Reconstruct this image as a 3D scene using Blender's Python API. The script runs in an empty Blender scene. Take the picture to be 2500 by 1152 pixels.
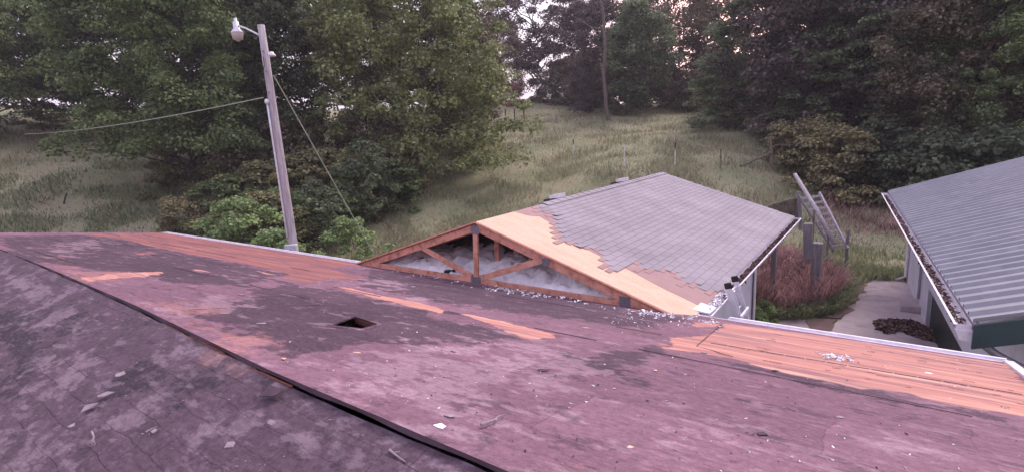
import bpy, bmesh, math, random
import numpy as np
from mathutils import Vector, Matrix, noise
random.seed(7); rng = np.random.default_rng(11)
SC = bpy.context.scene; COL = SC.collection
rad = math.radians
# ------------------------------------------------------------------ camera
F, PW, PH = 1300.0, 2500.0, 1152.0
YAW, PITCH, ROLL = rad(36.0), rad(11.1), rad(3.0)
fw = np.array([-math.sin(YAW)*math.cos(PITCH), math.cos(YAW)*math.cos(PITCH), -math.sin(PITCH)])
r0 = np.cross(fw, [0, 0, 1]); r0 /= np.linalg.norm(r0); u0 = np.cross(r0, fw)
RT = r0*math.cos(ROLL)-u0*math.sin(ROLL); UP = u0*math.cos(ROLL)+r0*math.sin(ROLL)
cam = bpy.data.cameras.new('camera'); camo = bpy.data.objects.new('camera', cam); COL.objects.link(camo)
cam.sensor_width = 36; cam.lens = 36*F/PW; cam.clip_start = .05; cam.clip_end = 3000
camo.matrix_world = Matrix(((RT[0], UP[0], -fw[0], 0), (RT[1], UP[1], -fw[1], 0), (RT[2], UP[2], -fw[2], 0), (0, 0, 0, 1)))
SC.camera = camo
# ------------------------------------------------------------------ light
SUN_EL, SUN_AZ = rad(38), rad(-62)      # az measured from +Y towards +X
w = bpy.data.worlds.new('World'); SC.world = w; w.use_nodes = True
nt = w.node_tree; nt.nodes.clear()
sky = nt.nodes.new('ShaderNodeTexSky'); sky.sky_type = 'NISHITA'; sky.sun_disc = False
sky.sun_elevation = SUN_EL; sky.sun_rotation = SUN_AZ; sky.air_density = 1.6; sky.dust_density = 5
bgA = nt.nodes.new('ShaderNodeBackground'); bgA.inputs[1].default_value = .05
bgB = nt.nodes.new('ShaderNodeBackground'); bgB.inputs[0].default_value = (.80, .68, .90, 1); bgB.inputs[1].default_value = .62
ad = nt.nodes.new('ShaderNodeAddShader'); wo = nt.nodes.new('ShaderNodeOutputWorld')
nt.links.new(sky.outputs[0], bgA.inputs[0]); nt.links.new(bgA.outputs[0], ad.inputs[0]); nt.links.new(bgB.outputs[0], ad.inputs[1])
tcw = nt.nodes.new('ShaderNodeTexCoord'); dp = nt.nodes.new('ShaderNodeVectorMath'); dp.operation = 'DOT_PRODUCT'; dp.inputs[1].default_value = Vector((-math.sin(rad(11))*.97, math.cos(rad(11))*.97, .22)).normalized()
pw = nt.nodes.new('ShaderNodeMath'); pw.operation = 'POWER'; pw.inputs[1].default_value = 55; mxw = nt.nodes.new('ShaderNodeMath'); mxw.operation = 'MAXIMUM'; mxw.inputs[1].default_value = 0
bgC = nt.nodes.new('ShaderNodeBackground'); bgC.inputs[0].default_value = (1, .42, .34, 1); ml = nt.nodes.new('ShaderNodeMath'); ml.operation = 'MULTIPLY'; ml.inputs[1].default_value = 2.2
nt.links.new(tcw.outputs['Generated'], dp.inputs[0]); nt.links.new(dp.outputs['Value'], mxw.inputs[0]); nt.links.new(mxw.outputs[0], pw.inputs[0]); nt.links.new(pw.outputs[0], ml.inputs[0]); nt.links.new(ml.outputs[0], bgC.inputs[1])
ad2 = nt.nodes.new('ShaderNodeAddShader'); nt.links.new(ad.outputs[0], ad2.inputs[0]); nt.links.new(bgC.outputs[0], ad2.inputs[1]); nt.links.new(ad2.outputs[0], wo.inputs[0])
sl = bpy.data.lights.new('sun', 'SUN'); sl.energy = 1.1; sl.angle = rad(25); sl.color = (1, .86, .86)
so = bpy.data.objects.new('sun', sl); COL.objects.link(so)
sd = Vector((math.sin(SUN_AZ)*math.cos(SUN_EL), math.cos(SUN_AZ)*math.cos(SUN_EL), math.sin(SUN_EL)))
# soft evening light coming over the wood, from ahead
sd = Vector((.10, .62, .72)).normalized()
so.rotation_euler = sd.to_track_quat('Z', 'Y').to_euler()
sky.sun_elevation = math.asin(sd.z); sky.sun_rotation = math.atan2(sd.x, sd.y)
SC.view_settings.view_transform = 'Standard'; SC.view_settings.look = 'None'
SC.view_settings.exposure = 0.95; SC.view_settings.gamma = 1
SC.render.engine = 'CYCLES'
SC.cycles.max_bounces = 6; SC.cycles.transparent_max_bounces = 8

# ------------------------------------------------------------------ pixel helpers (surveying the photograph)
def ray(x, y):
    return fw*F+RT*(x-PW/2)-UP*(y-PH/2)
def onY(x, y, Y): d = ray(x, y); return Vector(d*Y/d[1])
def onX(x, y, X): d = ray(x, y); return Vector(d*X/d[0])
def onZ(x, y, Z): d = ray(x, y); return Vector(d*Z/d[2])
RH, EH, RY, EY = 1.2, 2.67, 1.38, 7.26       # ridge / eave drop below the eye, ridge / eave distance
def zP1(Y): return -RH-.25*(Y-RY)
def onP1(x, y):
    d = ray(x, y); t = (-RH+.25*RY)/(d[2]+.25*d[1]); return Vector(d*t)
def zW(X): return -1.49-.3224*(X+5.8)
def onW(x, y):
    d = ray(x, y); k = .3224; t = (-1.49-k*5.8)/(d[2]+k*d[0]); return Vector(d*t)

# ------------------------------------------------------------------ materials
def hexc(h, s=1.0):
    return tuple(s*((c/255/12.92) if c/255 <= .04045 else ((c/255+.055)/1.055)**2.4) for c in h)
MATS = {}
def mat(name, c1, c2=None, scale=3.0, rough=.85, bump=.0, bscale=40.0, spec=.3, metal=0, stretch=None, c3=None, s3=25.0, m3=.35, coord='Object', detail=6, lo=.35, hi=.65):
    m = bpy.data.materials.new(name); m.use_nodes = True; n = m.node_tree; N = n.nodes; L = n.links
    b = N['Principled BSDF']; b.inputs['Roughness'].default_value = rough; b.inputs['Metallic'].default_value = metal
    b.inputs['Specular IOR Level'].default_value = spec
    tc = N.new('ShaderNodeTexCoord'); mp = N.new('ShaderNodeMapping'); L.new(tc.outputs[coord], mp.inputs[0])
    if stretch: mp.inputs['Scale'].default_value = stretch
    c2 = c2 or tuple(x*.7 for x in c1)
    nz = N.new('ShaderNodeTexNoise'); nz.inputs['Scale'].default_value = scale; nz.inputs['Detail'].default_value = detail; nz.inputs['Roughness'].default_value = .62
    L.new(mp.outputs[0], nz.inputs['Vector'])
    cr = N.new('ShaderNodeValToRGB'); cr.color_ramp.elements[0].position = lo; cr.color_ramp.elements[1].position = hi
    cr.color_ramp.elements[0].color = (*c2, 1); cr.color_ramp.elements[1].color = (*c1, 1)
    L.new(nz.outputs[0], cr.inputs[0]); out = cr.outputs[0]
    if c3:
        n3 = N.new('ShaderNodeTexNoise'); n3.inputs['Scale'].default_value = s3; n3.inputs['Detail'].default_value = 5; L.new(mp.outputs[0], n3.inputs['Vector'])
        r3 = N.new('ShaderNodeValToRGB'); r3.color_ramp.elements[0].position = .52; r3.color_ramp.elements[1].position = .7
        r3.color_ramp.elements[0].color = (0, 0, 0, 1); r3.color_ramp.elements[1].color = (m3, m3, m3, 1); L.new(n3.outputs[0], r3.inputs[0])
        mx = N.new('ShaderNodeMix'); mx.data_type = 'RGBA'; L.new(r3.outputs[0], mx.inputs['Factor']); L.new(out, mx.inputs['A']); mx.inputs['B'].default_value = (*c3, 1); out = mx.outputs['Result']
    L.new(out, b.inputs['Base Color'])
    if bump:
        nb = N.new('ShaderNodeTexNoise'); nb.inputs['Scale'].default_value = bscale; nb.inputs['Detail'].default_value = 8; L.new(mp.outputs[0], nb.inputs['Vector'])
        bp = N.new('ShaderNodeBump'); bp.inputs['Strength'].default_value = bump; bp.inputs['Distance'].default_value = .02
        L.new(nb.outputs[0], bp.inputs['Height']); L.new(bp.outputs[0], b.inputs['Normal'])
    MATS[name] = m; m['out'] = 0
    return m
def woodmat(name, c1, c2, cfelt, clight):
    m = bpy.data.materials.new(name); m.use_nodes = True; n = m.node_tree; N = n.nodes; L = n.links; b = N['Principled BSDF']; b.inputs['Roughness'].default_value = .8; b.inputs['Specular IOR Level'].default_value = .25
    tc = N.new('ShaderNodeTexCoord')
    def nz(sc, st, off=0, det=8):
        mp = N.new('ShaderNodeMapping'); mp.inputs['Scale'].default_value = st; mp.inputs['Location'].default_value = (off, off, off); L.new(tc.outputs['Object'], mp.inputs[0])
        x = N.new('ShaderNodeTexNoise'); x.inputs['Scale'].default_value = sc; x.inputs['Detail'].default_value = det; x.inputs['Roughness'].default_value = .65; L.new(mp.outputs[0], x.inputs['Vector']); return x.outputs[0]
    def rg(v, a, b_, d=1.0):
        r = N.new('ShaderNodeMapRange'); r.inputs['From Min'].default_value = a; r.inputs['From Max'].default_value = b_; r.inputs['To Max'].default_value = d; L.new(v, r.inputs['Value']); return r.outputs[0]
    def mx(f, A, B):
        x = N.new('ShaderNodeMix'); x.data_type = 'RGBA'; L.new(f, x.inputs['Factor'])
        for k, v in (('A', A), ('B', B)):
            if isinstance(v, tuple): x.inputs[k].default_value = (*v, 1)
            else: L.new(v, x.inputs[k])
        return x.outputs['Result']
    g = nz(1.6, (.5, 7, 7)); c = mx(rg(g, .38, .6), c2, c1)
    c = mx(rg(nz(1.2, (.4, 5, 5), 3), .52, .66, .7), c, clight)
    c = mx(rg(nz(1.9, (.5, 3.2, 3), 8), .54, .66, .75), c, cfelt)
    c = mx(rg(nz(7, (.3, 9, 9), 5), .56, .68, .8), c, tuple(x*.6 for x in cfelt))
    c = mx(rg(nz(24, (.5, 4, 4), 1), .6, .75, .35), c, clight)
    L.new(c, b.inputs['Base Color']); bp = N.new('ShaderNodeBump'); bp.inputs['Strength'].default_value = .5; bp.inputs['Distance'].default_value = .008; L.new(nz(12, (.3, 6, 6)), bp.inputs['Height']); L.new(bp.outputs[0], b.inputs['Normal'])
    return m
def leafmat(name, c1, c2, trans=.35, scale=.35, var=.5):
    """leaf colour drifts through the crown (noise) and from leaf to leaf (island random)"""
    m = bpy.data.materials.new(name); m.use_nodes = True; n = m.node_tree; N = n.nodes; L = n.links; N.clear()
    tc = N.new('ShaderNodeTexCoord'); nz = N.new('ShaderNodeTexNoise'); nz.inputs['Scale'].default_value = scale; nz.inputs['Detail'].default_value = 4
    L.new(tc.outputs['Object'], nz.inputs['Vector'])
    cr = N.new('ShaderNodeValToRGB'); cr.color_ramp.elements[0].position = .36; cr.color_ramp.elements[1].position = .62
    cr.color_ramp.elements[0].color = (*c2, 1); cr.color_ramp.elements[1].color = (*c1, 1); L.new(nz.outputs[0], cr.inputs[0])
    g = N.new('ShaderNodeNewGeometry'); mr = N.new('ShaderNodeMapRange'); mr.inputs['To Min'].default_value = 1-var; mr.inputs['To Max'].default_value = 1+var
    L.new(g.outputs['Random Per Island'], mr.inputs['Value'])
    mu = N.new('ShaderNodeVectorMath'); mu.operation = 'SCALE'; L.new(cr.outputs[0], mu.inputs[0]); L.new(mr.outputs[0], mu.inputs['Scale'])
    d = N.new('ShaderNodeBsdfPrincipled'); d.inputs['Roughness'].default_value = .55; d.inputs['Specular IOR Level'].default_value = .25
    t = N.new('ShaderNodeBsdfTranslucent'); L.new(mu.outputs[0], d.inputs['Base Color']); L.new(mu.outputs[0], t.inputs[0])
    mx = N.new('ShaderNodeMixShader'); mx.inputs[0].default_value = trans; L.new(d.outputs[0], mx.inputs[1]); L.new(t.outputs[0], mx.inputs[2])
    o = N.new('ShaderNodeOutputMaterial'); L.new(mx.outputs[0], o.inputs[0]); MATS[name] = m; return m
M = {}
M['wood'] = woodmat('orange_wood', (.55, .24, .175), (.36, .155, .14), (.20, .105, .12), (.66, .35, .25))
M['wood2'] = woodmat('aged_red_wood', (.31, .125, .115), (.19, .075, .085), (.15, .085, .105), (.42, .19, .15))
M['lumber'] = mat('truss_lumber', (.72, .35, .26), (.52, .235, .17), 5, .8, .3, 60, stretch=(1, 1, 1), c3=(.26, .11, .08), s3=9, m3=.8)
M['ply'] = mat('bare_plywood', (.66, .46, .345), (.58, .385, .285), 2.2, .8, .12, 60, stretch=(1, 3, 1), c3=(.45, .2, .13), s3=22, m3=.5, lo=.3, hi=.6)
M['felt2'] = mat('garage_felt', (.36, .235, .23), (.31, .20, .20), 3, .85, .1)
M['white'] = mat('white_trim', (.76, .72, .80), (.62, .58, .66), 5, .5, c3=(.35, .28, .3), s3=12, m3=.3)
M['wallw'] = mat('white_wall_panel', (.66, .64, .72), (.56, .54, .62), 2.0, .6, c3=(.4, .36, .4), s3=6, m3=.2)
M['dark'] = mat('void_shade', (.02, .018, .02), (.01, .01, .01), 3, .9)
M['gal'] = mat('galvanised_plate', (.26, .25, .29), (.19, .18, .22), 20, .45, metal=.5)
M['alu'] = mat('aluminium', (.68, .67, .74), (.55, .54, .6), 8, .38, metal=.35)
M['redrim'] = mat('cut_deck_edge', (.22, .08, .055), (.12, .045, .035), 8, .9)
M['black'] = mat('black_plastic', (.015, .015, .017), (.01, .01, .01), 5, .5)
M['insul'] = mat('white_insulation', (.95, .92, .97), (.82, .79, .88), 9, .95, .6, 30)
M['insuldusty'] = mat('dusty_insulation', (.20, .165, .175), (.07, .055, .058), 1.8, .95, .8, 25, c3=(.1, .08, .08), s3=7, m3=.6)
M['pole'] = mat('weathered_pole', (.56, .51, .56), (.30, .26, .29), 4, .85, .5, 30, stretch=(6, 6, .5), c3=(.13, .1, .11), s3=8, m3=.6)
M['grey'] = mat('grey_wood', (.27, .245, .27), (.15, .13, .15), 4, .9, .4, 30, stretch=(5, 5, .6))
M['mossy'] = mat('mossy_wood', (.20, .17, .14), (.09, .08, .06), 4, .9, .3, 30)
M['bark'] = mat('bark', (.085, .066, .062), (.035, .027, .026), 5, .95, .7, 14, stretch=(3, 3, .6))
M['barkpale'] = mat('pale_bark', (.20, .155, .14), (.10, .075, .07), 4, .95, .6, 14, stretch=(3, 3, .6))
M['metalroof'] = mat('painted_metal', (.235, .238, .275), (.19, .195, .23), 1.2, .42, .04, 30, spec=.5, c3=(.36, .36, .42), s3=3, m3=.3)
M['greentrim'] = mat('green_trim', (.03, .055, .065), (.022, .042, .05), 3, .4)
M['doord'] = mat('dark_door', (.022, .036, .032), (.014, .022, .02), 2, .5)
M['conc'] = mat('concrete', (.43, .36, .385), (.32, .26, .285), 1.1, .9, .3, 30, c3=(.17, .12, .12), s3=2.5, m3=.45)
M['litter'] = mat('leaf_litter', (.25, .16, .15), (.09, .055, .055), 14, .95, .8, 30)
M['soil'] = mat('soil', (.19, .125, .12), (.11, .075, .075), 4, .95, .6, 20)
M['wire'] = mat('wire', (.34, .37, .29), (.26, .28, .22), 3, .7)
M['glassy'] = mat('lamp_refractor', (.50, .45, .44), (.42, .38, .38), 30, .3, spec=.6)
M['post'] = mat('white_post', (.8, .76, .74), (.4, .38, .36), 6, .7)
M['red'] = mat('reddish_scrap', (.40, .2, .17), (.25, .12, .1), 6, .9)
M['scrap'] = mat('grey_scrap', (.34, .27, .31), (.2, .15, .18), 8, .9, .3)
M['darkfelt'] = mat('dark_felt_flap', (.095, .058, .08), (.06, .036, .052), 5, .9, .2)

# ------------------------------------------------------------------ object helpers
def link(o, parent=None):
    COL.objects.link(o)
    if parent: o.parent = parent
    return o
def tag(o, label=None, cat=None, group=None, kind=None):
    if label: o['label'] = label
    if cat: o['category'] = cat
    if group: o['group'] = group
    if kind: o['kind'] = kind
    return o
def empty(name, loc, label, cat, group=None):
    o = bpy.data.objects.new(name, None); o.empty_display_size = .2; link(o); o.location = loc
    return tag(o, label, cat, group)
def loc_of(parent): return parent.matrix_basis.translation if parent else Vector()
def wloc(p):
    v = Vector((0, 0, 0))
    while p: v += p.location; p = p.parent
    return v
def npobj(name, co, faces, m, parent=None, smooth=False):
    """co (n,3) world coords, faces list or (k,m) array"""
    co = np.asarray(co, dtype=np.float32)
    if parent is not None: co = co-np.array(wloc(parent), dtype=np.float32)
    me = bpy.data.meshes.new(name)
    if isinstance(faces, np.ndarray):
        k, s = faces.shape; me.vertices.add(len(co)); me.vertices.foreach_set('co', co.ravel())
        me.loops.add(k*s); me.loops.foreach_set('vertex_index', faces.astype(np.int32).ravel())
        me.polygons.add(k); me.polygons.foreach_set('loop_start', np.arange(0, k*s, s, dtype=np.int32))
        me.update(calc_edges=True)
    else:
        me.from_pydata([tuple(c) for c in co], [], faces); me.update()
    if m: me.materials.append(m)
    if smooth: me.polygons.foreach_set('use_smooth', [True]*len(me.polygons))
    return link(bpy.data.objects.new(name, me), parent)
class MB:
    def __init__(s): s.v = []; s.f = []
    def add(s, vs, fs):
        o = len(s.v); s.v += [tuple(v) for v in vs]; s.f += [tuple(i+o for i in f) for f in fs]; return s
    def hexa(s, b, t):     # 4 bottom, 4 top
        return s.add(list(b)+list(t), [(3, 2, 1, 0), (4, 5, 6, 7), (0, 1, 5, 4), (1, 2, 6, 5), (2, 3, 7, 6), (3, 0, 4, 7)])
    def box(s, x0, y0, z0, x1, y1, z1):
        return s.hexa([(x0, y0, z0), (x1, y0, z0), (x1, y1, z0), (x0, y1, z0)], [(x0, y0, z1), (x1, y0, z1), (x1, y1, z1), (x0, y1, z1)])
    def bar(s, a, b, w, h, up=(0, 0, 1)):
        a, b = Vector(a), Vector(b); d = (b-a).normalized(); u = Vector(up); r = d.cross(u)
        if r.length < 1e-4: r = d.cross(Vector((0, 1, 0)))
        r.normalize(); u = r.cross(d).normalized(); r *= w/2; u *= h/2
        return s.hexa([a-r-u, a+r-u, a+r+u, a-r+u], [b-r-u, b+r-u, b+r+u, b-r+u])
    def tube(s, pts, rs, n=8, cap=True):
        pts = [Vector(p) for p in pts]; rs = rs if hasattr(rs, '__len__') else [rs]*len(pts); o = len(s.v)
        ref = None
        for i, p in enumerate(pts):
            d = (pts[min(i+1, len(pts)-1)]-pts[max(i-1, 0)]).normalized()
            if ref is None: ref = d.orthogonal().normalized()
            ref = (ref-d*ref.dot(d)).normalized(); q = d.cross(ref)
            for k in range(n):
                a = 2*math.pi*k/n; s.v.append(tuple(p+(ref*math.cos(a)+q*math.sin(a))*rs[i]))
        for i in range(len(pts)-1):
            for k in range(n):
                a = o+i*n+k; b = o+i*n+(k+1) % n; s.f.append((a, b, b+n, a+n))
        if cap:
            s.f.append(tuple(o+k for k in range(n))[::-1]); s.f.append(tuple(o+(len(pts)-1)*n+k for k in range(n)))
        return s
    def slab(s, top, thick, nrm=(0, 0, 1)):
        n_ = Vector(nrm)*thick; top = [Vector(p) for p in top]; k = len(top)
        return s.add([p-n_ for p in top]+top, [tuple(range(k))[::-1], tuple(range(k, 2*k))]+[(i, (i+1) % k, k+(i+1) % k, k+i) for i in range(k)])
    def lathe(s, c, prof, n=20):
        o = len(s.v)
        for r, z in prof:
            for k in range(n):
                a = 2*math.pi*k/n; s.v.append((c[0]+r*math.cos(a), c[1]+r*math.sin(a), c[2]+z))
        for i in range(len(prof)-1):
            for k in range(n):
                a = o+i*n+k; b = o+i*n+(k+1) % n; s.f.append((a, b, b+n, a+n))
        return s
    def build(s, name, m, parent=None, smooth=False, bevel=0):
        o = npobj(name, s.v, s.f, m, parent, smooth)
        bm = bmesh.new(); bm.from_mesh(o.data); bmesh.ops.recalc_face_normals(bm, faces=bm.faces)
        if bevel: bmesh.ops.bevel(bm, geom=bm.edges[:], offset=bevel, segments=1, affect='EDGES')
        bm.to_mesh(o.data); bm.free()
        return o
def smoothnoise(x, y, s, seed=0):
    return np.array([noise.noise((a*s+seed, b*s, seed*.37)) for a, b in zip(np.ravel(x), np.ravel(y))]).reshape(np.shape(x))

# ------------------------------------------------------------------ ground
RK = [0, 20, 24, 28, 32, 38, 45, 60, 80, 110, 160, 300, 1500]
AZ = [-15, 2, 14, 24, 33, 42, 51, 65, 80]
TB = np.array([
 [-5.3, -5.3, -5.3, -5.1, -4.6, -3.4, -1.6, 3, 9, 16, 24, 30, 30],
 [-5.3, -5.3, -5.15, -4.75, -4.1, -2.8, -1.2, 2.0, 6, 11, 16, 20, 20],
 [-5.3, -5.3, -4.6, -3.3, -2.2, -1.4, -.6, 1.2, 3, 6, 9, 12, 12],
 [-5.3, -5.3, -4.6, -3.4, -2.25, -1.6, -.8, 1.0, 2.8, 3.4, 4, 4, 4],
 [-5.3, -5.3, -4.9, -3.9, -3.0, -1.9, -.9, 1.6, 4.6, 4.8, 4, 3, 3],
 [-5.3, -5.3, -5.0, -4.3, -3.5, -2.3, -1.0, 1.6, 4.0, 4.5, 3, 2, 2],
 [-5.3, -5.3, -5.2, -4.6, -3.9, -2.6, -1.0, 1.6, 4.0, 4.3, 3, 2, 2],
 [-5.3, -5.3, -5.2, -4.8, -4.1, -2.8, -1.2, 1.8, 5.0, 5.5, 4, 3, 3],
 [-5.3, -5.3, -5.2, -4.8, -4.1, -2.9, -1.2, 2.0, 5.4, 6.5, 6, 5, 5]])
def ground(X, Y):
    X = np.asarray(X, float); Y = np.asarray(Y, float)
    r = np.hypot(X, Y); az = np.degrees(np.arctan2(-X, Y)); az = np.where(az < -100, az+360, az); az = np.clip(az, -15, 80)
    i = np.clip(np.searchsorted(AZ, az)-1, 0, len(AZ)-2); A = np.array(AZ, float); t = (az-A[i])/(A[i+1]-A[i]); t = t*t*(3-2*t)
    R = np.stack([np.interp(r, RK, TB[k]) for k in range(len(AZ))])
    idx = np.arange(r.size); Rf = R.reshape(len(AZ), -1); ii = i.ravel(); tt = t.ravel()
    z = Rf[ii, idx]*(1-tt)+Rf[ii+1, idx]*tt
    z = z.reshape(r.shape); k = np.clip((r-22)/12, 0, 1)
    return z+k*(.14*np.sin(X*.31+Y*.17)+.1*np.sin(X*.13-Y*.43+1)+.05*np.sin(X*.9+Y*.7))
def gz(x, y): return float(ground(np.array([x]), np.array([y]))[0])
def polar(az, r): a = rad(az); x, y = -math.sin(a)*r, math.cos(a)*r; return Vector((x, y, gz(x, y)))
rs = np.concatenate([[0.01], np.arange(4, 90, .9), np.geomspace(90, 1400, 30)])
azs = np.concatenate([np.arange(-20, 90, .8), np.arange(90, 340, 6)])
Rg, Ag = np.meshgrid(rs, azs, indexing='ij'); Xg = -np.sin(np.radians(Ag))*Rg; Yg = np.cos(np.radians(Ag))*Rg; Zg = ground(Xg, Yg)
nr, na = Xg.shape; I = np.arange(nr*na).reshape(nr, na); J = np.roll(I, -1, axis=1)
fc = np.stack([I[:-1].ravel(), I[1:].ravel(), J[1:].ravel(), J[:-1].ravel()], 1)
def groundmat():
    m = mat('field_ground', (.30, .28, .18), (.17, .185, .105), .16, .95, .7, 9, c3=(.31, .235, .18), s3=.4, m3=.5, detail=8)
    return m
g = npobj('ground', np.stack([Xg, Yg, Zg], -1).reshape(-1, 3), fc[:, ::-1].copy(), groundmat(), smooth=True); tag(g, kind='structure')

def flat(name, px, z, m, wob=.0, kind='structure', th=.08):
    pts = [onZ(x, y, z) if not isinstance(x, tuple) else Vector((*x, z)) for x, y in px]
    out = []
    for a, b in zip(pts, pts[1:]+pts[:1]):
        n_ = max(1, int((b-a).length/.25))
        for k in range(n_):
            p = a.lerp(b, k/n_); s = wob*noise.noise((p.x*1.7, p.y*1.7, 3)); q = wob*noise.noise((p.x*1.7, p.y*1.7, 9)); out.append(Vector((p.x+s, p.y+q, z)))
    mb = MB(); mb.slab(out, th); o = mb.build(name, m); tag(o, kind=kind); return o
flat('driveway', [(2130, 679), (2180, 683), (2236, 694), (2400, 940), (2010, 940), (2012, 812), (2040, 785), (2070, 752), (2090, 742), (2098, 712), (2112, 694)], -5.27, M['conc'], .25)
flat('path', [(1866, 768), (1925, 766), (1962, 778), (1985, 797), (1975, 930), (1800, 930), (1810, 770)], -5.275, M['conc'], .2)
flat('soil_bed', [(1830, 745), (1990, 770), (2040, 776), (2075, 752), (2110, 696), (2105, 672), (1880, 640)], -5.262, M['soil'], .4)
flat('dirt_strip', [(1962, 780), (2040, 778), (2020, 812), (2016, 930), (1980, 930), (1982, 800)], -5.258, M['soil'], .15)

# ------------------------------------------------------------------ house: the stripped main roof
def poly_mask(px, X, Y, soft=.12, plane=onP1):
    P = np.array([plane(*p)[:2] for p in px]); n_ = len(P)
    ins = np.zeros(X.shape, bool); d = np.full(X.shape, 1e9)
    for i in range(n_):
        x0, y0 = P[i]; x1, y1 = P[(i+1) % n_]
        c = ((y0 > Y) != (y1 > Y)) & (X < (x1-x0)*(Y-y0)/((y1-y0) if abs(y1-y0) > 1e-9 else 1e-9)+x0); ins ^= c
        L2 = (x1-x0)**2+(y1-y0)**2+1e-12; t = np.clip(((X-x0)*(x1-x0)+(Y-y0)*(y1-y0))/L2, 0, 1)
        d = np.minimum(d, np.hypot(X-x0-t*(x1-x0), Y-y0-t*(y1-y0)))
    sdist = np.where(ins, d, -d)
    return np.clip(.5+sdist/(2*soft), 0, 1)
def yr(X): return np.interp(X, [-30, -13.6, -9.8, -8, -5.05, -2.7, -1.0, 2], [1.82, 1.82, 1.80, 1.74, 1.59, 1.40, 1.345, 1.33])
def set_attr(me, name, cols):
    a = me.color_attributes.new(name, 'FLOAT_COLOR', 'POINT'); c = np.ones((len(me.vertices), 4), np.float32); c[:, :cols.shape[1]] = cols; a.data.foreach_set('color', c.ravel())
def feltmat(name, base, darkc, pale, warm, shingle=False):
    m = bpy.data.materials.new(name); m.use_nodes = True; n = m.node_tree; N = n.nodes; L = n.links; b = N['Principled BSDF']; b.inputs['Roughness'].default_value = .88; b.inputs['Specular IOR Level'].default_value = .25
    at = N.new('ShaderNodeAttribute'); at.attribute_name = 'stain_shade'; sp = N.new('ShaderNodeSeparateColor'); L.new(at.outputs['Color'], sp.inputs[0])
    tc = N.new('ShaderNodeTexCoord')
    def nz(sc, det=6, stretch=None, off=0):
        x = N.new('ShaderNodeTexNoise'); x.inputs['Scale'].default_value = sc; x.inputs['Detail'].default_value = det; x.inputs['Roughness'].default_value = .65
        mp = N.new('ShaderNodeMapping'); mp.inputs['Location'].default_value = (off, off, 0); L.new(tc.outputs['Object'], mp.inputs[0])
        if stretch: mp.inputs['Scale'].default_value = stretch
        L.new(mp.outputs[0], x.inputs['Vector']); return x.outputs[0]
    def rng_(v, a, b_, c=0, d=1):
        r = N.new('ShaderNodeMapRange'); r.inputs['From Min'].default_value = a; r.inputs['From Max'].default_value = b_; r.inputs['To Min'].default_value = c; r.inputs['To Max'].default_value = d; L.new(v, r.inputs['Value']); return r.outputs[0]
    def mathn(op, a, b_):
        x = N.new('ShaderNodeMath'); x.operation = op
        for i, v in enumerate((a, b_)):
            if isinstance(v, (int, float)): x.inputs[i].default_value = v
            else: L.new(v, x.inputs[i])
        return x.outputs[0]
    def mix(f, a, b_):
        x = N.new('ShaderNodeMix'); x.data_type = 'RGBA'; L.new(f, x.inputs['Factor'])
        for k, v in (('A', a), ('B', b_)):
            if isinstance(v, tuple): x.inputs[k].default_value = (*v, 1)
            else: L.new(v, x.inputs[k])
        return x.outputs['Result']
    def blot(mask, amp, th0, th1, sc, st=None, off=0):      # mask edge broken up by noise
        return rng_(mathn('ADD', mask, mathn('MULTIPLY', mathn('SUBTRACT', nz(sc, 8, st, off), .5), amp)), th0, th1)
    c = mix(rng_(nz(1.3, 5, (1, 2.5, 1), 4), .3, .7), base, tuple(x*.88 for x in base))
    c = mix(blot(sp.outputs[0], 3.2, .45, .62, 2.6, (1, 1.3, 1), 1), c, darkc)
    c = mix(mathn('MULTIPLY', blot(sp.outputs[1], 4.6, .62, .88, 3.0, (1, 1.5, 1), 2), .62), c, pale)
    c = mix(mathn('MULTIPLY', blot(sp.outputs[2], 3.0, .5, .8, 3.0, (1, 1.3, 1), 3), .6), c, warm)
    c = mix(mathn('MULTIPLY', rng_(nz(3.2, 10, (1, 1.4, 1), 21), .56, .61), .55), c, darkc); c = mix(mathn('MULTIPLY', rng_(nz(4.6, 10, (.7, 1.5, 1), 33), .57, .64), .5), c, pale)
    c = mix(mathn('MULTIPLY', rng_(nz(9, 7, None, 7), .58, .72), .35), c, pale)       # dusty specks
    c = mix(mathn('MULTIPLY', rng_(nz(14, 7, (.25, 3, 1), 9), .56, .74), .4), c, tuple(x*.55 for x in darkc))   # scuffs along the courses
    c = mix(mathn('MULTIPLY', rng_(nz(40, 4, None, 5), .45, .75), .16), c, tuple(x*1.3 for x in pale))
    gr = rng_(nz(22, 9, (.7, 1.3, 1), 13), .3, .7, .72, 1.3); vg = N.new('ShaderNodeVectorMath'); vg.operation = 'SCALE'; L.new(c, vg.inputs[0]); L.new(gr, vg.inputs['Scale']); c = vg.outputs[0]
    gr = rng_(nz(110, 4, None, 17), .3, .7, .8, 1.2); vg = N.new('ShaderNodeVectorMath'); vg.operation = 'SCALE'; L.new(c, vg.inputs[0]); L.new(gr, vg.inputs['Scale']); c = vg.outputs[0]
    if not shingle:      # bare boards where the felt has torn away, ragged edge
        aw = N.new('ShaderNodeAttribute'); aw.attribute_name = 'wood'; sw = N.new('ShaderNodeSeparateColor'); L.new(aw.outputs['Color'], sw.inputs[0])
        def wood(c1, c2, cf, cl):
            q = mix(rng_(nz(1.6, 8, (.5, 7, 7), 0), .38, .6), c2, c1); q = mix(rng_(nz(1.2, 8, (.4, 5, 5), 3), .52, .66, 0, .7), q, cl)
            q = mix(rng_(nz(1.7, 9, (.45, 3.2, 3), 8), .49, .64, 0, .85), q, cf); q = mix(rng_(nz(7, 8, (.3, 9, 9), 5), .56, .68, 0, .8), q, tuple(x*.6 for x in cf)); return mix(rng_(nz(24, 6, (.5, 4, 4), 1), .6, .75, 0, .35), q, cl)
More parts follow.
